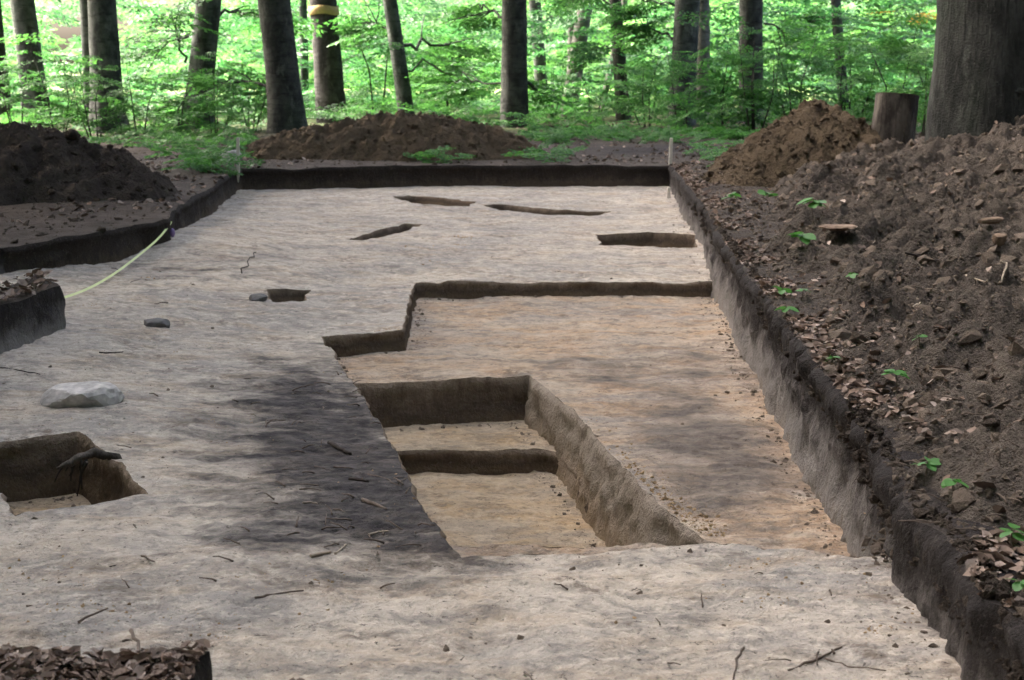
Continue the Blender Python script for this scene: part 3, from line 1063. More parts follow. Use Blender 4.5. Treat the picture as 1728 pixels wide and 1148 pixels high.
def shrub_parts(seed, h, rad, n, size):
    r = np.random.default_rng(seed)
    st, P, yw, pt, S = [], [], [], [], []
    ns = r.integers(2, 5)
    for i in range(ns):
        a = r.uniform(0, 6.28)
        lean = r.uniform(.05, .35)
        top = np.array([math.cos(a) * lean * h, math.sin(a) * lean * h, h * r.uniform(.75, 1)])
        mid = top * .5 + r.normal(0, .06 * h, 3) * np.array([1, 1, 0])
        st.append(tube([np.array([.05 * math.cos(a), .05 * math.sin(a), -.05]), mid, top], [.012 * h, .008 * h, .003 * h], 6))
        for j in range(n // ns):
            s = r.uniform(.18, 1) ** .8
            p = (1 - s) ** 2 * st[-1][0][0] + 2 * s * (1 - s) * mid + s * s * top
            P.append(p + r.normal(0, .05, 3)); yw.append(r.uniform(0, 6.28)); pt.append(r.uniform(-.25, .35)); S.append(size * (1.15 - .5 * s) * r.uniform(.7, 1.25) * rad)
    return join(st), sprays(np.array(P), np.array(yw), np.array(pt), np.array(S))


SHRUB = []
for i in range(5):
    st, lv = shrub_parts(500 + i, 1.0, 1.0, 42, .42)
    SHRUB.append((mesh_np('shrub_stem', *st), mesh_np('shrub_leaf', *lv, smooth=False)))
    SHRUB[-1][0].materials.append(M['bark_dark'])
    SHRUB[-1][1].materials.append(M['leaf_green'])


def shrub(i, p, s, rz, label, group, name='beech_sapling', cat='sapling'):
    e = empty(name, p, label, cat, group)
    e.rotation_euler.z = rz
    e.scale = (s[0], s[0], s[1])
    link('stem', SHRUB[i % 5][0], None, e)
    link('foliage', SHRUB[i % 5][1], None, e)
    return e


# ------------------------------------------------------------------ trees
CROWN = []
for i in range(3):
    r = np.random.default_rng(600 + i)
    n = 3000
    d = r.normal(0, 1, (n, 3)); d /= np.linalg.norm(d, axis=1)[:, None]
    rad = r.uniform(.35, 1, n) ** .5
    P = d * rad[:, None] * np.array([1, 1, 1.0])
    lob = 1 + .28 * fbm(d[:, 0] * 2, d[:, 1] * 2, d[:, 2] * 2, 3, 610 + i)
    P *= lob[:, None]
    R = euler(r.uniform(0, 6.28, n), r.uniform(-.7, .7, n), r.uniform(-.7, .7, n))
    V, F = stamp(LEAF * np.array([1, 1.3, 1]) - np.array([.5, 0, 0]), LEAF_F, P, R, .16 * r.uniform(.7, 1.3, n))
    me = mesh_np('crown_leaves', V, F, False)
    me.materials.append(M['leaf_crown'])
    CROWN.append(me)


def trunk_mesh(base, top_dir, h, r0, flare, seed, rough=.05, lobes=5, seg=28, taper=.55, bend=.0):
    n = 46
    s = np.concatenate([np.linspace(0, .10, 16), np.linspace(.115, 1, n - 16)])
    z = s * h
    pts = np.column_stack([top_dir[0] * z + bend * np.sin(s * 3.1) * h * .02, top_dir[1] * z, z - .15])
    rad = r0 * (1 - (1 - taper) * s) * (1 + flare * np.exp(-z / (r0 * 1.5 + .12)))
    a = np.linspace(0, 2 * np.pi, seg, endpoint=False)
    V = np.zeros((n, seg, 3))
    ph = (seed * 1.7) % 6.28
    for i in range(n):
        fl = math.exp(-z[i] / (r0 * 2.2 + .1))
        k = 1 + .30 * flare * fl * np.cos(lobes * a + ph) + .03 * np.cos(2 * a + ph + z[i] * .3)
        k = k + rough * fbm(np.cos(a) * 1.6 + seed, np.sin(a) * 1.6, np.full(seg, z[i] * 1.1), 4, seed)
        V[i] = pts[i] + np.column_stack([np.cos(a) * k * rad[i], np.sin(a) * k * rad[i], np.zeros(seg)])
    F = []
    for i in range(n - 1):
        for j in range(seg):
            F.append((i * seg + j, i * seg + (j + 1) % seg, (i + 1) * seg + (j + 1) % seg, (i + 1) * seg + j))
    return V.reshape(-1, 3), np.array(F)


def branch_pts(p0, p1, sag, n=9, seed=0):
    r = np.random.default_rng(seed)
    s = np.linspace(0, 1, n)[:, None]
    P = p0 + (p1 - p0) * s
    P[:, 2] += sag * np.sin(s[:, 0] * np.pi)
    L = np.linalg.norm(p1 - p0)
    P[1:-1] += r.normal(0, .022 * L, (n - 2, 3))
    return P


def tree(px_base, px_top, width, Yd, m, label, name='beech_tree', h=19., flare=.5, crown=(4.6, 5.0), zbase=None, rough=.09, branches=(), lobes=5, seed=None, bend=0.0, group='tree trunks of the beech wood', trunk_attr=None):
    """trunk through two pixels at the distance Yd; width in pixels at mid height"""
    seed = seed if seed is not None else int(px_base[0])
    b = at_y(px_base[0], px_base[1], Yd)
    t = at_y(px_top[0], px_top[1], Yd)
    dirx = (t[0] - b[0]) / max(.5, t[2] - b[2])
    zb = float(z_ground(b[0:1], b[1:2])[0]) if zbase is None else zbase
    bx = b[0] + dirx * (zb - b[2])
    base = np.array([bx, Yd, zb])
    r0 = width / 2 * Yd / F_PX
    e = empty(name, base, label, 'tree', group)
    V, F = trunk_mesh(base, (dirx, 0), h, r0 * 1.03, flare, seed, rough, lobes, bend=bend)
    o = link('trunk', mesh_np('trunk', V, F), m, e)
    # crown: limbs and leaves above the picture
    cx = dirx * h * .8
    limbs = []
    r = np.random.default_rng(seed)
    for i in range(6):
        a = i * 1.05 + r.uniform(-.3, .3)
        z0 = h * r.uniform(.42, .75)
        p0 = np.array([dirx * z0, 0, z0])
        p1 = p0 + np.array([math.cos(a) * crown[0] * .8, math.sin(a) * crown[0] * .8, h * r.uniform(.1, .28)])
        limbs.append(tube(branch_pts(p0, p1, .5, 7, seed + i), np.linspace(r0 * .45, r0 * .1, 7), 7))
    link('limb', mesh_np('limb', *join(limbs)), m, e)
    c = link('crown', CROWN[seed % 3], None, e)
    c.location = (cx, 0, h * .80)
    c.scale = (crown[0], crown[0], crown[1])
    c.rotation_euler.z = seed * 1.3
    # low branches that show in the picture: (start px, end px, thickness px, dY, sag)
    for i, (a_, b_, th, dy, sag) in enumerate(branches):
        p0 = at_y(a_[0], a_[1], Yd) - base
        p1 = at_y(b_[0], b_[1], Yd + dy) - base
        rr = th / 2 * Yd / F_PX
        pts = branch_pts(p0, p1, sag, 10, seed * 3 + i)
        parts = [tube(pts, np.linspace(rr, rr * .35, 10), 7)]
        rb = np.random.default_rng(seed * 7 + i)
        for q_ in range(4):
            k = rb.integers(3, 9)
            d = pts[k] - pts[k - 1]
            d = d / np.linalg.norm(d)
            e2 = pts[k] + (d + rb.normal(0, .5, 3)) * rb.uniform(.5, 1.1)
            parts.append(tube(branch_pts(pts[k], e2, .05, 5, seed + 31 * q_), np.linspace(rr * .5, rr * .15, 5), 5))
        bo = link('branch', mesh_np('branch', *join(parts)), m, e)
        nS = 16
        k = rb.integers(3, 10, nS)
        Ps = pts[k] + rb.normal(0, .15, (nS, 3))
        ang = np.arctan2(p1[1] - p0[1], p1[0] - p0[0])
        V, F = sprays(Ps, ang + rb.uniform(-1.1, 1.1, nS), rb.uniform(-.1, .3, nS), rb.uniform(.7, 1.3, nS))
        link('foliage', mesh_np('foliage', V, F, False), M['leaf_green'], bo)
    return e, base, dirx, r0


tree((8, 235), (-14, 0), 32, 40, M['bark_dark'], 'slim dark trunk cut by the left edge of the picture', crown=(4, 5))
tree((66, 218), (38, 0), 40, 41, M['bark'], 'grey beech trunk leaning left, second from the left edge')
tree((186, 232), (172, 0), 50, 37, M['bark'], 'thick grey beech trunk rising from leafy saplings behind the left heap')
tree((158, 225), (146, 0), 24, 39.5, M['bark'], 'slim grey trunk close against the left of a thicker trunk', crown=(3, 4), flare=.15)
tree((329, 225), (338, 0), 44, 39, M['bark'], 'grey beech trunk with a pale left edge behind leafy undergrowth', bend=1.0,
     branches=[((318, 62), (255, 95), 5, .5, .1), ((312, 105), (290, 20), 5, -.5, -.1), ((355, 30), (452, 30), 6, 1.5, .12)])
tree((489, 236), (463, 0), 57, 36.5, M['bark_dark'], 'broad dark beech trunk with flared roots left of the banded trunk', flare=.45, lobes=4,
     branches=[((455, 150), (372, 140), 6, 1.0, .1)])
bt, bb, bdx, br = tree((562, 210), (545, 0), 48, 44, M['bark_birch'], 'rough black barked trunk with an ochre painted band', name='banded_tree', flare=.12, rough=.09)
tree((516, 205), (511, 0), 14, 52, M['bark'], 'thin grey trunk between the broad dark trunk and the banded trunk', flare=.1, crown=(2.6, 4))
tree((691, 215), (659, 0), 25, 42, M['bark'], 'slender smooth grey trunk leaning left behind the long heap', flare=.12, crown=(3.5, 4.5),
     branches=[((676, 78), (790, 88), 7, 2.0, .12), ((676, 60), (610, 40), 5, 1.0, .1), ((682, 120), (800, 95), 4, 2.0, .05)])
tree((868, 225), (868, 0), 42, 40, M['bark_dark'], 'straight dark trunk at the right end of the long heap', flare=.12,
     branches=[((852, 142), (750, 140), 4, 2.0, .1), ((890, 140), (905, 152), 6, 1.0, .0), ((852, 30), (790, 5), 5, 1.5, .05)])
tree((918, 200), (903, 0), 22, 54, M['bark'], 'greyish trunk half hidden by leaves right of the straight dark trunk', flare=.15, crown=(3.5, 4.5),
     branches=[((910, 40), (1000, 8), 4, -2, .1)])
tree((953, 222), (988, 0), 26, 50, M['bark_pale'], 'pale grey trunk leaning right in the middle distance', flare=.2, crown=(3.5, 4.5))
tree((963, 222), (966, 30), 16, 53, M['bark_pale'], 'thin pale trunk beside the leaning pale trunk', flare=.1, crown=(2.6, 4))
tree((1010, 215), (1032, 40), 11, 56, M['bark_pale'], 'thin crooked pale trunk left of the dark narrow trunk', flare=.1, crown=(2.5, 4), bend=1.5)
tree((1054, 222), (1039, 0), 23, 45, M['bark_dark'], 'narrow dark trunk left of the paired trunks', flare=.25, crown=(3.5, 4.5),
     branches=[((1040, 82), (1000, 85), 4, 1.0, .1), ((1042, 10), (960, 0), 5, 1.0, .1)])
tree((1148, 222), (1160, 0), 42, 41, M['bark'], 'grey beech trunk, left one of the pair right of the middle', flare=.2,
     branches=[((1135, 66), (1085, 55), 5, 1.0, .1), ((1140, 10), (1068, 12), 4, 1.0, .1)])
tree((1188, 215), (1186, 0), 24, 46, M['bark_pale'], 'slimmer pale trunk, right one of the pair', flare=.15, crown=(3.5, 4.5))
tree((1266, 212), (1268, 0), 40, 43, M['bark_dark'], 'dark forked looking trunk with a seam behind the pointed heap', flare=.15, rough=.12, branches=[((1290, 40), (1340, 90), 4, 1, .2)])
tree((1428, 215), (1411, 0), 18, 46, M['bark'], 'slim trunk behind the pointed heap and the stump', flare=.1, crown=(3, 4.5), branches=[((1408, 30), (1360, 42), 4, 1, .05)])
# painted band on the rough trunk
zc = at_y(548, 18, 44)[2] - bb[2]
a = np.linspace(0, 2 * np.pi, 40, endpoint=False)
rr = br * 1.05
Vb = []
for dz, kk in ((-.115, .98), (-.11, 1.0), (.11, 1.0), (.115, .98)):
    zz = zc + dz
    Vb.append(np.column_stack([bdx * zz + np.cos(a) * rr * kk, np.sin(a) * rr * kk, np.full(40, zz) + .02 * np.sin(a * 3)]))
Vb = np.vstack(Vb)
Fb = np.array([(r_ * 40 + j, r_ * 40 + (j + 1) % 40, (r_ + 1) * 40 + (j + 1) % 40, (r_ + 1) * 40 + j) for r_ in range(3) for j in range(40)])
link('paint_band', mesh_np('paint_band', Vb, Fb), M['paint'], bt)['label'] = 'ochre painted band around the trunk'
# big beech on the right with roots and a burl
bigt, bigb, bigdx, bigr = tree((1690, 262), (1694, 0), 205, 19.5, M['bark_old'], 'massive old beech trunk filling the right edge of the picture', h=22, flare=.22, crown=(6.0, 6.0), zbase=.30, rough=.07, lobes=6, seed=77)
for i in range(16):
    r = np.random.default_rng(700 + i)
    an = r.uniform(math.pi * .9, math.pi * 2.0)
    z = r.uniform(.3, 2.2)
    rr = bigr * (1.0 + .05 * r.uniform(-1, 1))
    cpt = np.array([math.cos(an) * rr, math.sin(an) * rr, z])
    tv, tf = ico()
    sc = np.array([.10, .05, .05]) * r.uniform(.5, 1.2)
    ca, sa = math.cos(an + math.pi / 2), math.sin(an + math.pi / 2)
    lv = tv * sc
    V = np.column_stack([lv[:, 0] * ca - lv[:, 1] * sa, lv[:, 0] * sa + lv[:, 1] * ca, lv[:, 2]]) + cpt
    link('bark_knob', mesh_np('bark_knob', V, tf), M['bark_old'], bigt)
bp = at_y(1586, 88, 19.5) - bigb
tv, tf = ico()
V = tv * np.array([.13, .15, .17]) * (1 + .2 * rng.uniform(-1, 1, (12, 1))) + bp + np.array([.06, 0, 0])
burl = link('burl', mesh_np('burl', V, tf), M['bark_pale'], bigt)
sm = burl.modifiers.new('s', 'SUBSURF'); sm.levels = 2; sm.render_levels = 2

# trees that stand beside the picture and shade the clearing
for i, (x, y, h, cr) in enumerate([(-10.5, 12.5, 18, 6.4), (-11.5, 20.5, 19, 6.6), (-10.4, 28.3, 20, 6.9), (-7.0, 31.5, 20, 5.8), (-15.5, 37, 20, 6.4), (9.5, 9.5, 18, 5.6), (11.5, 27, 20, 6.2), (-9.0, 3.0, 18, 5.6), (7.0, -4, 18, 6.0), (-3.5, -7, 19, 6.5)]):
    if i == 3:
        continue
    b = np.array([x, y, 0.0])
    e = empty('beech_tree', b, ['beech tree beside the near left end of the trench, outside the picture', 'beech tree left of the left heap, outside the picture', 'beech tree far left of the trench corner, outside the picture', '', 'beech tree at the far left of the wood, outside the picture', 'beech tree behind the right spoil bank, outside the picture', 'beech tree right of the massive trunk, outside the picture', 'beech tree left of the camera, outside the picture', 'beech tree behind the camera on the right', 'beech tree behind the camera on the left'][i], 'tree', 'beech trees around the clearing')
    V, F = trunk_mesh(b, (0.0, 0), h, .34, .3, 800 + i, .05)
    link('trunk', mesh_np('trunk', V, F), M['bark'], e)
    c = link('crown', CROWN[i % 3], None, e)
    c.location = (0, 0, h * .78)
    c.scale = (cr, cr, 5.5)
    c.rotation_euler.z = i * 1.7

# unseen low-crowned trees of the wood, added to cut the light from the front
ring = [(-14, -9), (-8, -15), (0, -17), (7, -14), (13, -8), (16, 1), (17, 10), (18, 19), (-17, 3), (-18, 14), (14, 34), (-20, 27)]
RINGL = ['far behind the camera to the left', 'behind the camera to the left', 'straight behind the camera', 'behind the camera to the right', 'right of the camera', 'right of the near spoil bank', 'right of the middle of the spoil bank', 'right of the far spoil bank', 'left of the camera', 'left of the left heap', 'right behind the massive trunk', 'left behind the left heap']
for i, (x, y) in enumerate(ring):
    e = empty('beech_tree', (x, y, 0), 'added low branched beech tree outside the picture, ' + RINGL[i], 'tree', 'added low branched beech trees outside the picture')
    V, F = trunk_mesh((x, y, 0), (0.0, 0), 16, .3, .3, 850 + i, .05)
    link('trunk', mesh_np('trunk', V, F), M['bark'], e)
    c = link('crown', CROWN[i % 3], None, e)
    c.location = (0, 0, 8.4)
    c.scale = (5.6, 5.6, 8.0)
    c.rotation_euler.z = i * 1.1

# ------------------------------------------------------------------ undergrowth
def field(n, y0, y1, zmax_px, xlo=-.36, xhi=.36, seed=0, thr=-.15, zmin=.15, dens=None, zpow=1.0):
    r = np.random.default_rng(seed)
    Yy = r.uniform(y0, y1, n)
    bx = r.uniform(xlo, xhi, n)
    X = bx * Yy
    ztop = CAM_H + (HORIZON + zmax_px) / F_PX * Yy
    Z = zmin + (ztop - zmin) * r.uniform(0, 1, n) ** zpow
    k = fbm(X * .45, Yy * .35, Z * .9, 3, seed) > thr
    if dens is not None:
        k &= r.uniform(0, 1, n) < dens(bx * F_PX + 864, HORIZON - (Z - CAM_H) / Yy * F_PX)
    return np.column_stack([X, Yy, Z])[k], r


def blob(x, y, cx, cy, rx_, ry_):
    return np.exp(-((x - cx) / rx_) ** 2 - ((y - cy) / ry_) ** 2)


def d_mid(x, y):
    v = .75 + 0 * x
    v = v * (1 - .95 * blob(x, y, 240, 35, 80, 70)) * (1 - .8 * blob(x, y, 110, 60, 45, 60)) * (1 - .6 * blob(x, y, 770, 165, 90, 40)) * (1 - .6 * blob(x, y, 985, 185, 45, 30))
    v = v * np.where((x > 1050) & (y > 20), 1.25, 1.0)
    return v


def d_far(x, y):
    v = .8 + 0 * x
    v = v * (1 - .99 * blob(x, y, 235, 35, 130, 90)) * (1 - .85 * blob(x, y, 110, 60, 60, 80)) * (1 - .75 * blob(x, y, 780, 160, 80, 40)) * (1 - .6 * blob(x, y, 985, 185, 45, 30))
    return v


P, r = field(2700, 45, 62, 40, seed=901, thr=-.2, dens=d_mid)
V, F = sprays(P, r.uniform(0, 6.28, len(P)), r.uniform(-.2, .35, len(P)), r.uniform(.9, 1.7, len(P)))
kind(link('undergrowth', mesh_np('undergrowth', V, F, False), M['leaf_mid']), 'stuff', 'layered green beech foliage filling the wood behind the trunks')
P, r = field(2300, 64, 92, 40, seed=905, thr=-.25, dens=d_far)
V, F = sprays(P, r.uniform(0, 6.28, len(P)), r.uniform(-.3, .5, len(P)), r.uniform(1.6, 2.8, len(P)))
kind(link('woodland_edge', mesh_np('woodland_edge', V, F, False), M['leaf_sun']), 'stuff', 'bright sunlit foliage at the far edge of the wood')
P, r = field(900, 120, 170, 60, seed=907, thr=-.5, dens=lambda x, y: .9 * (1 - blob(x, y, 200, 20, 230, 110)), zmin=-1, zpow=1.4)
V, F = sprays(P, r.uniform(0, 6.28, len(P)), r.uniform(-.6, .6, len(P)), r.uniform(5, 8, len(P)), SPR_BIG)
kind(link('far_trees', mesh_np('far_trees', V, F, False), M['leaf_sun']), 'stuff', 'hazy pale green trees beyond the meadow')

P, r = field(520, 35, 44, 20, seed=911, thr=-.05, zmin=.1, zpow=1.3, dens=lambda x, y: .15 + .85 * np.clip(blob(x, y, 1200, 170, 170, 70) + blob(x, y, 240, 190, 150, 60) + blob(x, y, 1430, 90, 150, 120) + .8 * blob(x, y, 640, 30, 60, 40) + .8 * blob(x, y, 1000, 40, 60, 50), 0, 1))
P = P[~((np.abs(P[:, 0] / P[:, 1] * F_PX + 864 - 520) < 135) | (np.abs(P[:, 0] / P[:, 1] * F_PX + 864 - 868) < 35))]
V, F = sprays(P, r.uniform(0, 6.28, len(P)), r.uniform(-.2, .35, len(P)), r.uniform(.7, 1.3, len(P)))
kind(link('undergrowth', mesh_np('undergrowth', V, F, False), M['leaf_green']), 'stuff', 'nearer layer of green beech foliage hanging in front of the trunks')
# saplings one can tell apart in front of the trunks
SAPL = [
    (100, 235, 34.0, 1.7, 1.9, 'leafy beech sapling above the crest of the left heap'),
    (160, 238, 33.0, 1.5, 1.7, 'leafy beech sapling in front of the thick grey trunk at the left'),
    (235, 245, 33.0, 1.7, 1.6, 'spreading beech sapling right of the left heap crest'),
    (300, 252, 32.0, 1.6, 1.5, 'low beech sapling in front of the pale edged trunk'),
    (365, 245, 34.0, 1.6, 1.7, 'beech sapling between the pale edged trunk and the broad dark trunk'),
    (30, 240, 36.0, 1.6, 2.1, 'beech sapling between the two leftmost trunks'),
    (425, 238, 38.0, 1.4, 1.8, 'beech sapling just left of the broad dark trunk'),
    (640, 228, 47.0, 2.6, 3.2, 'beech sapling behind the long heap right of the banded trunk'),
    (760, 225, 48.0, 2.4, 2.6, 'many stemmed sapling behind the crest of the long heap'),
    (930, 228, 45.0, 1.7, 1.6, 'low leafy sapling right of the straight dark trunk'),
    (1000, 228, 44.0, 1.8, 1.5, 'low leafy sapling left of the narrow dark trunk'),
    (1090, 228, 40.0, 1.9, 2.0, 'beech sapling between the narrow trunk and the paired trunks'),
    (1150, 232, 37.0, 1.8, 2.0, 'dense beech sapling in front of the paired trunks'),
    (1215, 232, 36.0, 2.0, 2.2, 'dense beech sapling right of the paired trunks'),
    (1275, 232, 35.0, 1.9, 2.2, 'dense beech sapling in front of the dark seamed trunk'),
    (1345, 225, 36.0, 2.0, 2.5, 'tall beech sapling behind the pointed heap'),
    (1430, 220, 36.0, 2.0, 2.5, 'tall beech sapling left behind the stump'),
    (1500, 225, 33.0, 2.0, 2.3, 'beech sapling directly behind the stump'),
    (1560, 235, 27.0, 1.3, 1.7, 'beech sapling between the stump and the massive trunk'),
]
for i, (x, y, Yd, w_, h_, lab) in enumerate(SAPL):
    p = at_y(x, y, Yd)
    p[2] = float(z_ground(p[0:1], p[1:2])[0])
    shrub(i, p, (w_, h_), i * 1.9, lab, 'beech saplings in front of the wood')
# orange leaf tuft left of the massive trunk
P = np.array([at_y(1555 + 30 * t, 20 + 14 * s_, 30) for t, s_ in rng.normal(0, .5, (5, 2))])
V, F = sprays(P, rng.uniform(0, 6.28, 5), rng.uniform(-.2, .3, 5), rng.uniform(.4, .6, 5))
link('foliage', mesh_np('foliage', V - bigb, F, False), M['leaf_orange'], bigt)['label'] = 'small tuft of orange leaves'
P = np.array([at_y(1500 + 110 * t, 40 + 70 * s_, 29) for t, s_ in rng.normal(0, .5, (26, 2))])
V, F = sprays(P, rng.uniform(0, 6.28, 26), rng.uniform(-.2, .3, 26), rng.uniform(.6, .9, 26))
link('foliage', mesh_np('foliage', V - bigb, F, False), M['leaf_green'], bigt)

# low herbs
r = np.random.default_rng(951)
parts = []
HERB = [((890, 1290), (224, 243), 280), ((290, 420), (255, 300), 90), ((120, 430), (228, 258), 170), ((690, 780), (271, 277), 12), ((870, 960), (266, 276), 18), ((1180, 1260), (245, 290), 40)]
for (xa, xb), (ya, yb_), n in HERB:
    P = np.array([on_z(x, y, 0.0) for x, y in zip(r.uniform(xa, xb, n), r.uniform(ya, yb_, n))])
    k = ~inside(P[:, :2], CH_T)
    P = P[k]
    P[:, 2] = z_ground(P[:, 0], P[:, 1]) + r.uniform(.04, .18, len(P))
    parts.append(sprays(P, r.uniform(0, 6.28, len(P)), r.uniform(-.5, .3, len(P)), r.uniform(.2, .42, len(P)), SPR_BIG))
n = 2000
Yh = r.uniform(37, 72, n); Xh = r.uniform(-.36, .36, n) * Yh
P = np.column_stack([Xh, Yh, r.uniform(.05, .45, n)])[fbm(Xh * .3, Yh * .3, None, 3, 955) > -.25]
parts.append(sprays(P, r.uniform(0, 6.28, len(P)), r.uniform(-.5, .3, len(P)), r.uniform(.45, .9, len(P))))
V, F = join(parts)
kind(link('ground_herbs', mesh_np('ground_herbs', V, F, False), M['leaf_green']), 'stuff', 'low green herbs growing on the forest floor')

# ------------------------------------------------------------------ stump, stakes, tape, stones
sp0 = at_y(1500, 235, 20.8)
zb = .35
h0, h1 = zb, at_y(1500, 160, 20.8)[2]
st = empty('tree_stump', (sp0[0], 20.8, zb), 'cut tree stump standing between the pointed heap and the massive trunk', 'stump')
n, sg = 14, 30
a = np.linspace(0, 2 * np.pi, sg, endpoint=False)
V = []
for i in range(n):
    s = i / (n - 1)
    R_ = (.275 + .05 * (1 - s) ** 3) * (1 + .06 * fbm(np.cos(a) * 2, np.sin(a) * 2, np.full(sg, s * 2), 4, 91) + .03 * np.cos(a * 5))
    V.append(np.column_stack([.09 * s + np.cos(a) * R_, np.sin(a) * R_, np.full(sg, -.2 + s * (h1 - zb + .2)) + (.03 * np.cos(a + 2.4) if i == n - 1 else 0)]))
F = [(i * sg + j, i * sg + (j + 1) % sg, (i + 1) * sg + (j + 1) % sg, (i + 1) * sg + j) for i in range(n - 1) for j in range(sg)]
link('bark', mesh_np('bark', np.vstack(V), F), M['stump_bark'], st)
rim = V[-1]
cen = rim.mean(0)
VV = np.vstack([rim * .985 + cen * .015 + [0, 0, .004], (rim + cen) / 2 + [0, 0, .008], cen[None] + [0, 0, .01]])
F3 = [(j, (j + 1) % sg, sg + (j + 1) % sg) for j in range(sg)] + [(j, sg + (j + 1) % sg, sg + j) for j in range(sg)] + [(sg + j, sg + (j + 1) % sg, 2 * sg) for j in range(sg)]
link('cut_face', mesh_np('cut_face', VV, F3), M['cut'], st)


def peg(x0, y0, y1, z0, w_px, label, tilt=0.0, parent_surface=True):
    p = on_z(x0, y0, z0)
    z1 = at_y(x0, y1, p[1])[2]
    wd = w_px * p[1] / F_PX / 2
    V = []
    for z, k in ((-.15, .25), (-.02, 1), (z1 - p[2] - .01, 1), (z1 - p[2], .8)):
        for sx, sy in ((-1, -1), (1, -1), (1, 1), (-1, 1)):
            V.append((sx * wd * k + tilt * z, sy * wd * k, z))
    F = [(i * 4 + j, i * 4 + (j + 1) % 4, i * 4 + 4 + (j + 1) % 4, i * 4 + 4 + j) for i in range(3) for j in range(4)] + [(12, 13, 14, 15), (3, 2, 1, 0)]
    o = link('wooden_stake', mesh_np('wooden_stake', np.array(V), F, False), M['stake'])
    o.location = p
    tag(o, label, 'stake', 'survey stakes of the trench')


peg(402, 290, 232, 0.0, 5, 'thin pale survey stake at the far left corner of the trench', .02)
peg(1131, 277, 233, 0.0, 5, 'thin pale survey stake at the far right corner of the trench', .03)
peg(1128, 332, 316, -.32, 5, 'short pale peg on the floor in the far right corner', .05)

# measuring tape
A, B = on_floor(101, 521), on_floor(290, 404)
tp = empty('measuring_tape', A, 'yellow green measuring tape curving from the baulk to the far trench corner', 'tape measure')
px_tape = [(101, 521), (150, 496), (200, 467), (240, 441), (270, 416), (290, 401)]
c3 = [on_floor(*p) for p in px_tape]
tt = np.linspace(0, 1, len(c3))
ts = np.linspace(0, 1, 60)
C3 = np.column_stack([np.interp(ts, tt, [q_[i] for q_ in c3]) for i in range(3)])
for _ in range(120):
    C3[1:-1] = (C3[:-2] + 2 * C3[1:-1] + C3[2:]) / 4
C3[:, 2] = np.polyval(np.polyfit(ts, z_floor(C3[:, 0], C3[:, 1]), 2), ts) + .05 + .10 * ts ** 3
V = []
for i, c_ in enumerate(C3):
    V += [c_ + [-.0065, 0, .0075], c_ + [.0065, 0, -.0075], c_ + [.0075, 0, -.0065], c_ + [-.0055, 0, .0085]]
V = np.array(V) - A
F = [(i * 4 + j, i * 4 + (j + 1) % 4, i * 4 + 4 + (j + 1) % 4, i * 4 + 4 + j) for i in range(59) for j in range(4)]
link('blade', mesh_np('blade', V, F, False), M['tape'], tp)
tv, tf = ico()
pc = at_y(291, 393, C3[-1][1] - .03) - A
o = link('case', mesh_np('case', tv * np.array([.035, .03, .06]) + pc, tf), M['tape_case'], tp)
o.modifiers.new('s', 'SUBSURF').render_levels = 2


def stone(name, label, p, size, m, seed, flat=True, rz=0.0, cat='stone', faceted=True):
    import bmesh
    bm = bmesh.new()
    bmesh.ops.create_icosphere(bm, subdivisions=4, radius=1)
    V = np.array([v.co[:] for v in bm.verts])
    d = 1 + .28 * fbm(V[:, 0] * 1.2 + seed, V[:, 1] * 1.2, V[:, 2] * 1.2, 3, seed) + .07 * fbm(V[:, 0] * 5, V[:, 1] * 5, V[:, 2] * 5, 3, seed + 3)
    V = V * d[:, None]
    rs = np.random.default_rng(seed)
    for _ in range(70 if faceted else 0):
        nn = rs.normal(0, 1, 3); nn /= np.linalg.norm(nn)
        lim = rs.uniform(.60, .95)
        ex = np.maximum(0, V @ nn - lim)
        V = V - ex[:, None] * nn * 1.0
    if flat:
        V[:, 2] = np.where(V[:, 2] > .45, .45 + (V[:, 2] - .45) * .35, V[:, 2])
    V = V * (1 + .08 * fbm(V[:, 0] * 2.6, V[:, 1] * 2.6, V[:, 2] * 2.6, 5, seed + 11, .6))[:, None]
    V = V * (1 + .035 * fbm(V[:, 0] * 7, V[:, 1] * 7, V[:, 2] * 7, 4, seed + 19, .65))[:, None]
    V *= np.array(size)
    for v, c_ in zip(bm.verts, V):
        v.co = c_
    me = bpy.data.meshes.new(name)
    bm.to_mesh(me); bm.free()
    me.polygons.foreach_set('use_smooth', np.full(len(me.polygons), not faceted))
    o = link(name, me, m)
    o.location = [float(t) for t in p]
    o.rotation_euler.z = rz
    return tag(o, label, cat)


stone('boulder', 'large pale flat topped stone embedded in the trench floor at the left', on_floor(125, 688) + [0, .17, .0], (.31, .28, .19), M['stone_white'], 5)
stone('boulder', 'small dark rounded stone embedded in the floor behind the pale stone', on_floor(262, 552) + [0, .05, .0], (.135, .13, .10), M['stone_dark'], 8)
stone('boulder', 'small grey stone at the left end of the little rectangular hole', on_floor(434, 507) + [0, .05, .0], (.10, .12, .085), M['stone_dark'], 12)
p = on_z(386, 272, 0)
stone('boulder', 'pale flat lump of rotten wood beside the far left stake', p + [0, .1, .06], (.26, .2, .2), M['stone_white'], 15, cat='wood lump')
p = on_surface(1412, 412)
stone('bark_piece', 'flat orange brown bark slab jutting from the right spoil bank', p + [0, 0, .05], (.19, .16, .035), M['bark_slab'], 18, cat='bark piece')
p = on_surface(1672, 385)
stone('bark_piece', 'long pale wood slab stuck in the spoil bank near the right edge', p + [0, 0, .04], (.17, .05, .04), M['bark_slab'], 21, rz=.5, cat='bark piece')
p = on_surface(1685, 415)
stone('bark_piece', 'short pale wood slab below the long slab on the spoil bank', p + [0, 0, .03], (.07, .05, .07), M['bark_slab'], 24, cat='bark piece')
p = on_surface(1675, 725)
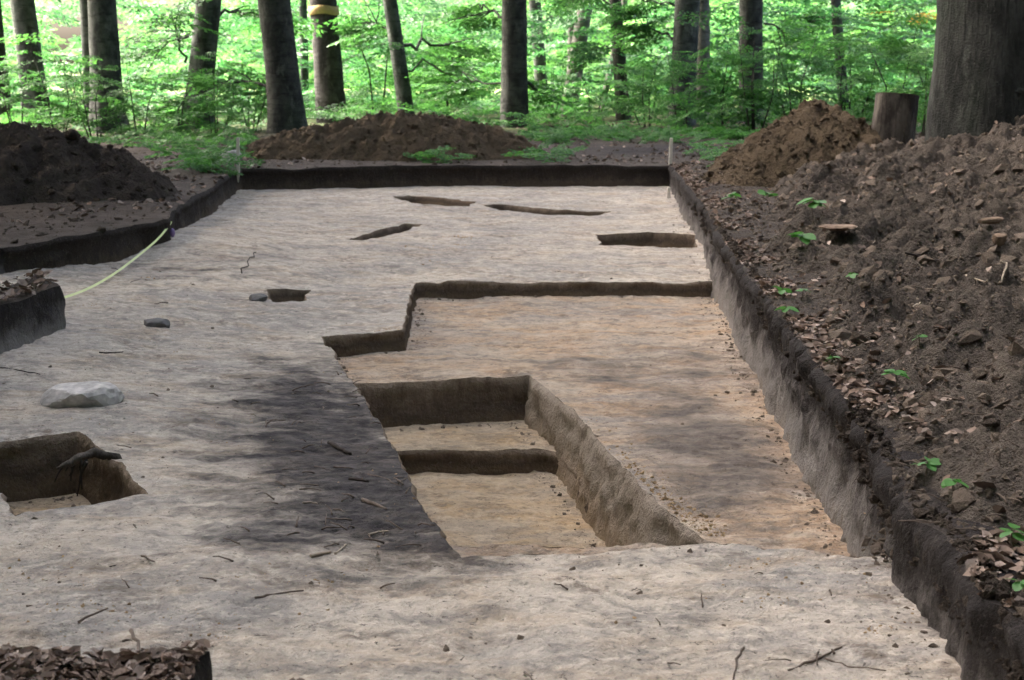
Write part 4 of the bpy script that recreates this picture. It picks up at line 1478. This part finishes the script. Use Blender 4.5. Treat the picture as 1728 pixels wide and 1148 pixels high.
stone('clod', 'lone dark clod on the bare ground at the right', p, (.05, .04, .03), M['heap_dark'], 27, cat='clod')
p = at_y(1412, 188, 21.4)
stone('clod', 'pointed clod on the peak of the sandy heap', p + [0, 0, -.06], (.14, .12, .13), M['heap_brown'], 29, False, cat='clod')
p = at_y(122, 224, 18.4)
stone('clod', 'dark clod sitting on the crest of the left heap', p + [0, 0, -.02], (.12, .1, .08), M['heap_dark'], 31, False, cat='clod')
# collapsed lumps at the foot of the right section
Pp = np.array([on_floor(x, y) for x, y in zip(rng.normal(1508, 24, 90), rng.normal(934, 10, 90))])
Pp[:, 2] += rng.uniform(0, .05, 90) * np.exp(-((Pp[:, 0] - Pp[:, 0].mean()) / .06) ** 2)
clods('fallen_lumps', Pp, .006 + .008 * rng.pareto(2.4, 90).clip(0, 2.2), M['clod'])['label'] = 'heap of fallen soil lumps at the foot of the right section'

# crumbs broken from the lip of the stepped pit
n = 500
tq = 1 - np.abs(rng.normal(0, .22, n)).clip(0, 1)
Yq = np.interp(tq, [0, 1], [q[0][1], q[-1][1]])
Xq = np.interp(Yq, [c_[1] for c_ in q[::-1]], [c_[0] for c_ in q[::-1]]) + .02 + np.abs(rng.normal(0, .07, n))
clods('soil_crumbs', np.column_stack([Xq, Yq, z_pit(Xq, Yq)]), .002 + .004 * rng.pareto(2.2, n).clip(0, 3), m_soil('orange_clod_soil', (.22, .15, .09), (.33, .23, .13), (.12, .085, .055), 5, .02))['label'] = 'orange brown crumbs along the lip of the stepped pit'
# crumbs on the forest floor beside the trench
n = 6000
Yq = rng.uniform(12, 30, n); Xq = rng.uniform(-.36, .36, n) * Yq
kq = ~inside(np.column_stack([Xq, Yq]), CH_T)
clods('soil_crumbs', np.column_stack([Xq, Yq, z_ground(Xq, Yq)])[kq], (.010 + .012 * rng.pareto(2.4, n).clip(0, 3))[kq], M['heap_dark'])['label'] = 'dark clods scattered over the forest floor beside the trench'
# rootlets hanging from the topsoil of the right section
rr_ = np.random.default_rng(990)
parts = []
for i in range(70):
    Yq = 4.0 + 14 * rr_.uniform() ** 1.6
    p0 = np.array([rx(Yq) + .03, Yq, -.05 - abs(rr_.normal(0, .06))])
    p1_ = p0 + np.array([-rr_.uniform(.04, .11), rr_.normal(0, .09), -rr_.uniform(.02, .16)])
    parts.append(tube(branch_pts(p0, p1_, .015, 6, 2000 + i), np.linspace(.0022, .0008, 6) * rr_.uniform(.6, 1.5), 5))
V, F = join(parts)
kind(link('rootlets', mesh_np('rootlets', V, F), M['twig_dark']), 'stuff', 'fine rootlets hanging from the topsoil of the right section')

# crumbly lip of the right section
n = 5200
Yq = 3.6 + 18 * rng.uniform(0, 1, n) ** 1.7
dq = rng.uniform(0, 1, n) ** 1.7
Xq = np.array([rx(t) for t in Yq]) + .035 - .055 * dq + rng.normal(0, .015, n)
clods('lip_crumbs', np.column_stack([Xq, Yq, -.035 - .17 * dq]), (.005 + .009 * rng.pareto(2.4, n).clip(0, 2.5)), M['heap_dark'])['label'] = 'black crumbly topsoil along the lip of the right section'
# soil spilled at the foot of the cut edges
PS, SS = [], []
for ch_, zf_, inset, n in ((CH_P1, z_pit, .05, 900), (CH_P2, lambda x, y: np.where(y > ys, z_deep(x, y), z_deep2(x, y)), .13, 500), (CH_LP, z_lpit, .09, 160)):
    ar = np.sum(ch_[:, 0] * np.roll(ch_[:, 1], -1) - np.roll(ch_[:, 0], -1) * ch_[:, 1])
    tn = np.roll(ch_, -2, 0) - np.roll(ch_, 2, 0)
    nr = np.stack([-tn[:, 1], tn[:, 0]], 1) / (np.linalg.norm(tn, axis=1)[:, None] + 1e-9) * (1 if ar > 0 else -1)
    ii = rng.integers(0, len(ch_), n)
    Qp = ch_[ii] + nr[ii] * (inset + np.abs(rng.normal(0, .05, n)))[:, None]
    kk = inside(Qp, ch_)
    if ch_ is CH_P1:
        kk &= ~inside(Qp, CH_P2)
    PS.append(np.column_stack([Qp, zf_(Qp[:, 0], Qp[:, 1])])[kk])
    SS.append((.003 + .005 * rng.pareto(2.4, n).clip(0, 3))[kk])
clods('soil_crumbs', np.vstack(PS), np.concatenate(SS), M['clod'])['label'] = 'crumbs of soil spilled at the foot of the pit edges'
# dead leaves and crumbs on the spoil bank
Pp = heap_points(hgz, 5200, np.array([4.55, 12.6]), 9.4, 2.5, math.radians(82))
Pp = Pp[(np.abs(Pp[:, 0]) < .36 * Pp[:, 1] + .3) & (vnoise(Pp[:, 0] * 1.1, Pp[:, 1] * 1.1, None, 309) > .0)]
litter('leaf_litter', Pp, .05, 'dead leaves caught on the spoil bank', hg, .8).pop('label', None)

# small clusters of loose soil on the floor
PS, SS = [], []
for i in range(60):
    c_ = on_floor(rng.uniform(0, 1600), 330 + 810 * rng.uniform() ** .8)
    n = rng.integers(8, 45)
    e_ = rng.uniform(.03, .16)
    Qp = c_[:2] + rng.normal(0, e_, (n, 2)) * [1.6, .8]
    kk = inside(Qp, CH_T) & ~inside(Qp, CH_P1) & ~inside(Qp, CH_LP) & ~inside(Qp, CH_B2)
    for h_ in CH_H:
        kk &= ~inside(Qp, h_)
    PS.append(np.column_stack([Qp, z_floor(Qp[:, 0], Qp[:, 1])])[kk]); SS.append((.0015 + .0022 * rng.pareto(2.2, n).clip(0, 3))[kk] * max(1, c_[1] / 9))
clods('soil_crumbs', np.vstack(PS), np.concatenate(SS), bpy.data.materials['orange_clod_soil'])['label'] = 'little clusters of loose crumbs on the pale trench floor'

# root sticking out of the small pit
rp = on_floor(150, 775)
rt = empty('root_piece', rp, 'gnarled dark root sticking out over the small square pit', 'root')
rpts = [np.array([.16, .10, -.06]), np.array([.06, .03, .03]), np.array([-.03, -.02, .045]), np.array([-.10, -.06, .0]), np.array([-.13, -.08, -.03])]
V, F = tube(branch_pts(rpts[0], rpts[-1], .07, 12, 5), np.array([.02, .026, .03, .022, .03, .034, .026, .024, .03, .022, .014, .006]) * .8, 14, 1.1, 5)
link('root', mesh_np('root', V, F), M['stump_bark'], rt)
for i in range(9):
    r = np.random.default_rng(1000 + i)
    s0 = np.array([r.uniform(-.08, .06), r.uniform(-.06, .02), .0])
    e0 = s0 + np.array([r.uniform(-.08, .03), r.uniform(-.06, .04), r.uniform(-.18, -.04)])
    V, F = tube(branch_pts(s0, e0, .02, 6, i), np.linspace(.008, .003, 6), 5)
    link('rootlet', mesh_np('rootlet', V, F), M['twig_dark'], rt)

# ------------------------------------------------------------------ sticks
STICKS = [
    ([(1255, 1095), (1243, 1115), (1238, 1148)], 4.5, 'twig', 'short bent stick at the lower edge right of the middle', 'f'),
    ([(1330, 1133), (1385, 1112), (1421, 1093)], 4.5, 'twig', 'straight pale stick lying in the right foreground', 'f'),
    ([(1392, 1112), (1430, 1126), (1495, 1133)], 3.5, 'twig', 'thin stick crossing below the straight pale stick', 'f'),
    ([(430, 1010), (470, 1003), (512, 998)], 4, 'twig', 'pale broken stick in the left foreground', 'f'),
    ([(185, 958), (215, 952), (243, 949)], 3, 'twig_dark', 'thin dark twig on the pale floor at the left', 'f'),
    ([(524, 941), (540, 937), (558, 934)], 7, 'twig_pale', 'short thick pale stick at the lower end of the dark soil', 'f'),
    ([(566, 936), (576, 928), (584, 920)], 4, 'twig_pale', 'small pale stick leaning at the lower end of the dark soil', 'f'),
    ([(622, 904), (640, 899), (657, 898)], 4, 'twig_pale', 'small orange brown stick in the dark soil', 'f'),
    ([(556, 750), (574, 760), (592, 769)], 8, 'twig_dark', 'black charred wood piece in the middle of the dark soil', 'f'),
    ([(612, 846), (632, 853), (652, 862)], 7, 'twig', 'brown broken wood piece near the edge of the dark soil', 'f'),
    ([(590, 810), (606, 812), (622, 814)], 6, 'twig_dark', 'dark wood scrap between the charred piece and the broken piece', 'f'),
    ([(620, 798), (650, 808), (678, 822)], 2.2, 'twig', 'thin rootlet lying on the dark soil by the pit edge', 'f'),
    ([(512, 850), (524, 849), (536, 851)], 4, 'twig_pale', 'short pale chip of wood on the dark soil', 'f'),
    ([(0, 622), (30, 624), (68, 634)], 2.5, 'twig_dark', 'thin dark twig at the left edge beyond the pale stone', 'f'),
    ([(168, 596), (188, 597), (208, 595)], 2.5, 'twig_dark', 'short dark twig between the pale stone and the small dark stone', 'f'),
    ([(408, 462), (420, 444), (432, 424)], 2, 'twig_dark', 'thin upright twig leaning on the far floor', 'f'),
    ([(1528, 430), (1575, 440), (1625, 452)], 3.5, 'twig_dark', 'dark twig lying on the slope of the spoil bank', 's'),
    ([(1630, 470), (1648, 476), (1665, 482)], 4, 'twig_pale', 'short pale twig on the spoil bank near the right edge', 's'),
    ([(1532, 505), (1540, 520), (1546, 536)], 3, 'twig_pale', 'upper one of the pale roots on the spoil bank', 's'),
    ([(1548, 502), (1553, 518), (1558, 534)], 3, 'twig_pale', 'pale root beside another on the spoil bank', 's'),
    ([(1688, 448), (1698, 460), (1690, 478)], 4, 'twig_pale', 'curved pale root below the wood slabs', 's'),
    ([(222, 1078), (232, 1096), (243, 1120)], 7, 'twig', 'grey stick lying on the leaf litter of the near baulk', 's'),
    ([(1700, 1135), (1712, 1128), (1728, 1120)], 5, 'twig', 'stick poking from the section in the lower right corner', 'f'),
]
for i, (pp, th, mm, lab, where) in enumerate(STICKS):
    C = [on_floor(*q_) if where == 'f' else on_surface(*q_) for q_ in pp]
    C = np.array(C)
    d = C[1][1]
    rr = th / 2 * d / F_PX
    ss = np.linspace(0, 1, 9)
    Q = np.column_stack([np.interp(ss, [0, .5, 1], C[:, k]) for k in range(3)])
    r = np.random.default_rng(1100 + i)
    L = np.linalg.norm(C[-1] - C[0])
    Q[1:-1] += r.normal(0, .012 * L, (7, 3)) * [1, 1, .5]
    Q[:, 2] += rr * .8
    V, F = tube(Q, rr * np.linspace(1.1, .65, 9) * r.uniform(.85, 1.15, 9), 8, .2, i)
    o = link('stick', mesh_np('stick', V - C[0], F), M[mm])
    o.location = [float(t) for t in C[0]]
    tag(o, lab, 'stick', 'sticks and twigs lying about')
# uncountable small twigs
parts = []
r = np.random.default_rng(1200)
for i in range(230):
    if i < 90:
        x, y = r.uniform(400, 740), r.uniform(620, 940)
        if not inside(np.array([fpts([(x, y)])[0]]), DARK)[0] or inside(np.array([fpts([(x, y)])[0]]), CH_P1)[0]:
            continue
        p = on_floor(x, y)
    elif i < 150:
        x, y = r.uniform(20, 1500), r.uniform(430, 1140)
        p = on_floor(x, y)
        if inside(p[None, :2], CH_P1)[0] or inside(p[None, :2], CH_LP)[0] or not inside(p[None, :2], CH_T)[0]:
            continue
    else:
        x, y = r.uniform(1280, 1728), r.uniform(330, 900)
        p = on_surface(x, y)
        if inside(p[None, :2], CH_T)[0]:
            continue
    L = r.uniform(.03, .12)
    a_ = r.uniform(0, 6.28)
    e_ = p + np.array([math.cos(a_) * L, math.sin(a_) * L, r.uniform(.0, .03)])
    parts.append(tube(branch_pts(p + [0, 0, .004], e_, .005, 5, i), np.linspace(.0035, .0018, 5) * r.uniform(.7, 1.5), 5))
V, F = join(parts)
kind(link('twig_debris', mesh_np('twig_debris', V, F), M['twig']), 'stuff', 'small broken twigs and rootlets strewn about')

# ------------------------------------------------------------------ seedlings with single leaves
SL_V, SL_F = [], []
for i in range(7):
    s = i / 6
    wv = .36 * math.sin(math.pi * min(1, s * .92 + .06)) ** .8 if 0 < i < 6 else .0
    zc_ = -.12 * s * s
    SL_V += [(s, -wv, zc_ + .06 * wv * 2), (s, 0, zc_), (s, wv, zc_ + .06 * wv * 2)]
for i in range(6):
    for j in range(2):
        k = i * 3 + j
        SL_F.append((k, k + 1, k + 4, k + 3))
SEED_LEAF = mesh_np('seedling_leaf', np.array(SL_V), np.array(SL_F))
SEED_LEAF.materials.append(M['leaf_seed'])
SEED = [
    (1228, 352, .16, 4, .10, 'small green seedling near the far end of the spoil bank'),
    (1300, 362, .22, 5, .11, 'upright green seedling at the foot of the far spoil bank'),
    (1372, 380, .20, 7, .13, 'bright green seedling with flat spreading leaves above the bark slab'),
    (1352, 418, .10, 6, .12, 'bright green seedling left below the bark slab'),
    (1322, 505, .07, 2, .07, 'small pale seedling on the leaf litter at the trench edge'),
    (1352, 510, .08, 3, .06, 'small green seedling right of the pale one on the leaf litter'),
    (1329, 536, .07, 2, .07, 'single leafed seedling at the very lip of the trench'),
    (1436, 482, .06, 2, .05, 'tiny dark green seedling on the slope of the spoil bank'),
    (1402, 622, .05, 3, .05, 'dull green seedling on the bare trench edge'),
    (1516, 668, .12, 5, .065, 'blue green seedling in the middle of the trench edge'),
    (1552, 590, .05, 2, .05, 'single pale leaf sprout at the foot of the spoil bank'),
    (1562, 806, .05, 3, .06, 'blue green sprout on the crumbling dark edge'),
    (1608, 850, .06, 4, .055, 'bright green seedling among dead leaves on the right edge'),
    (1722, 1010, .05, 3, .05, 'green sprout at the right edge of the picture'),
    (1710, 935, .07, 3, .05, 'dark green sprout on the dark edge near the right border'),
    (138, 1090, .06, 4, .04, 'small green seedling on the near leaf covered baulk'),
]
for i, (x, y, h_, nl, ls, lab) in enumerate(SEED):
    p = on_surface(x, y)
    if inside(p[None, :2], CH_T)[0]:
        p[0] = rx(p[1]) + .04
        p[2] = sz(p[0], p[1])
    r = np.random.default_rng(1300 + i)
    e = empty('seedling', p, lab, 'seedling', 'seedlings on the trench edge')
    topp = np.array([r.uniform(-.2, .2) * h_, r.uniform(-.2, .2) * h_, h_])
    V, F = tube(branch_pts(np.array([0, 0, -.02]), topp, .0, 5, i), np.linspace(.004, .002, 5), 6)
    link('stem', mesh_np('stem', V, F), M['twig'], e)
    nl += 2
    for j in range(nl):
        o = link('leaf', SEED_LEAF, None, e)
        o.location = topp * r.uniform(.75, 1.0)
        o.rotation_euler = (r.uniform(-.5, .5), r.uniform(-.25, .45), j * 6.283 / nl + r.uniform(-.4, .4))
        s_ = ls * r.uniform(.8, 1.2)
        o.scale = (s_, s_, s_)
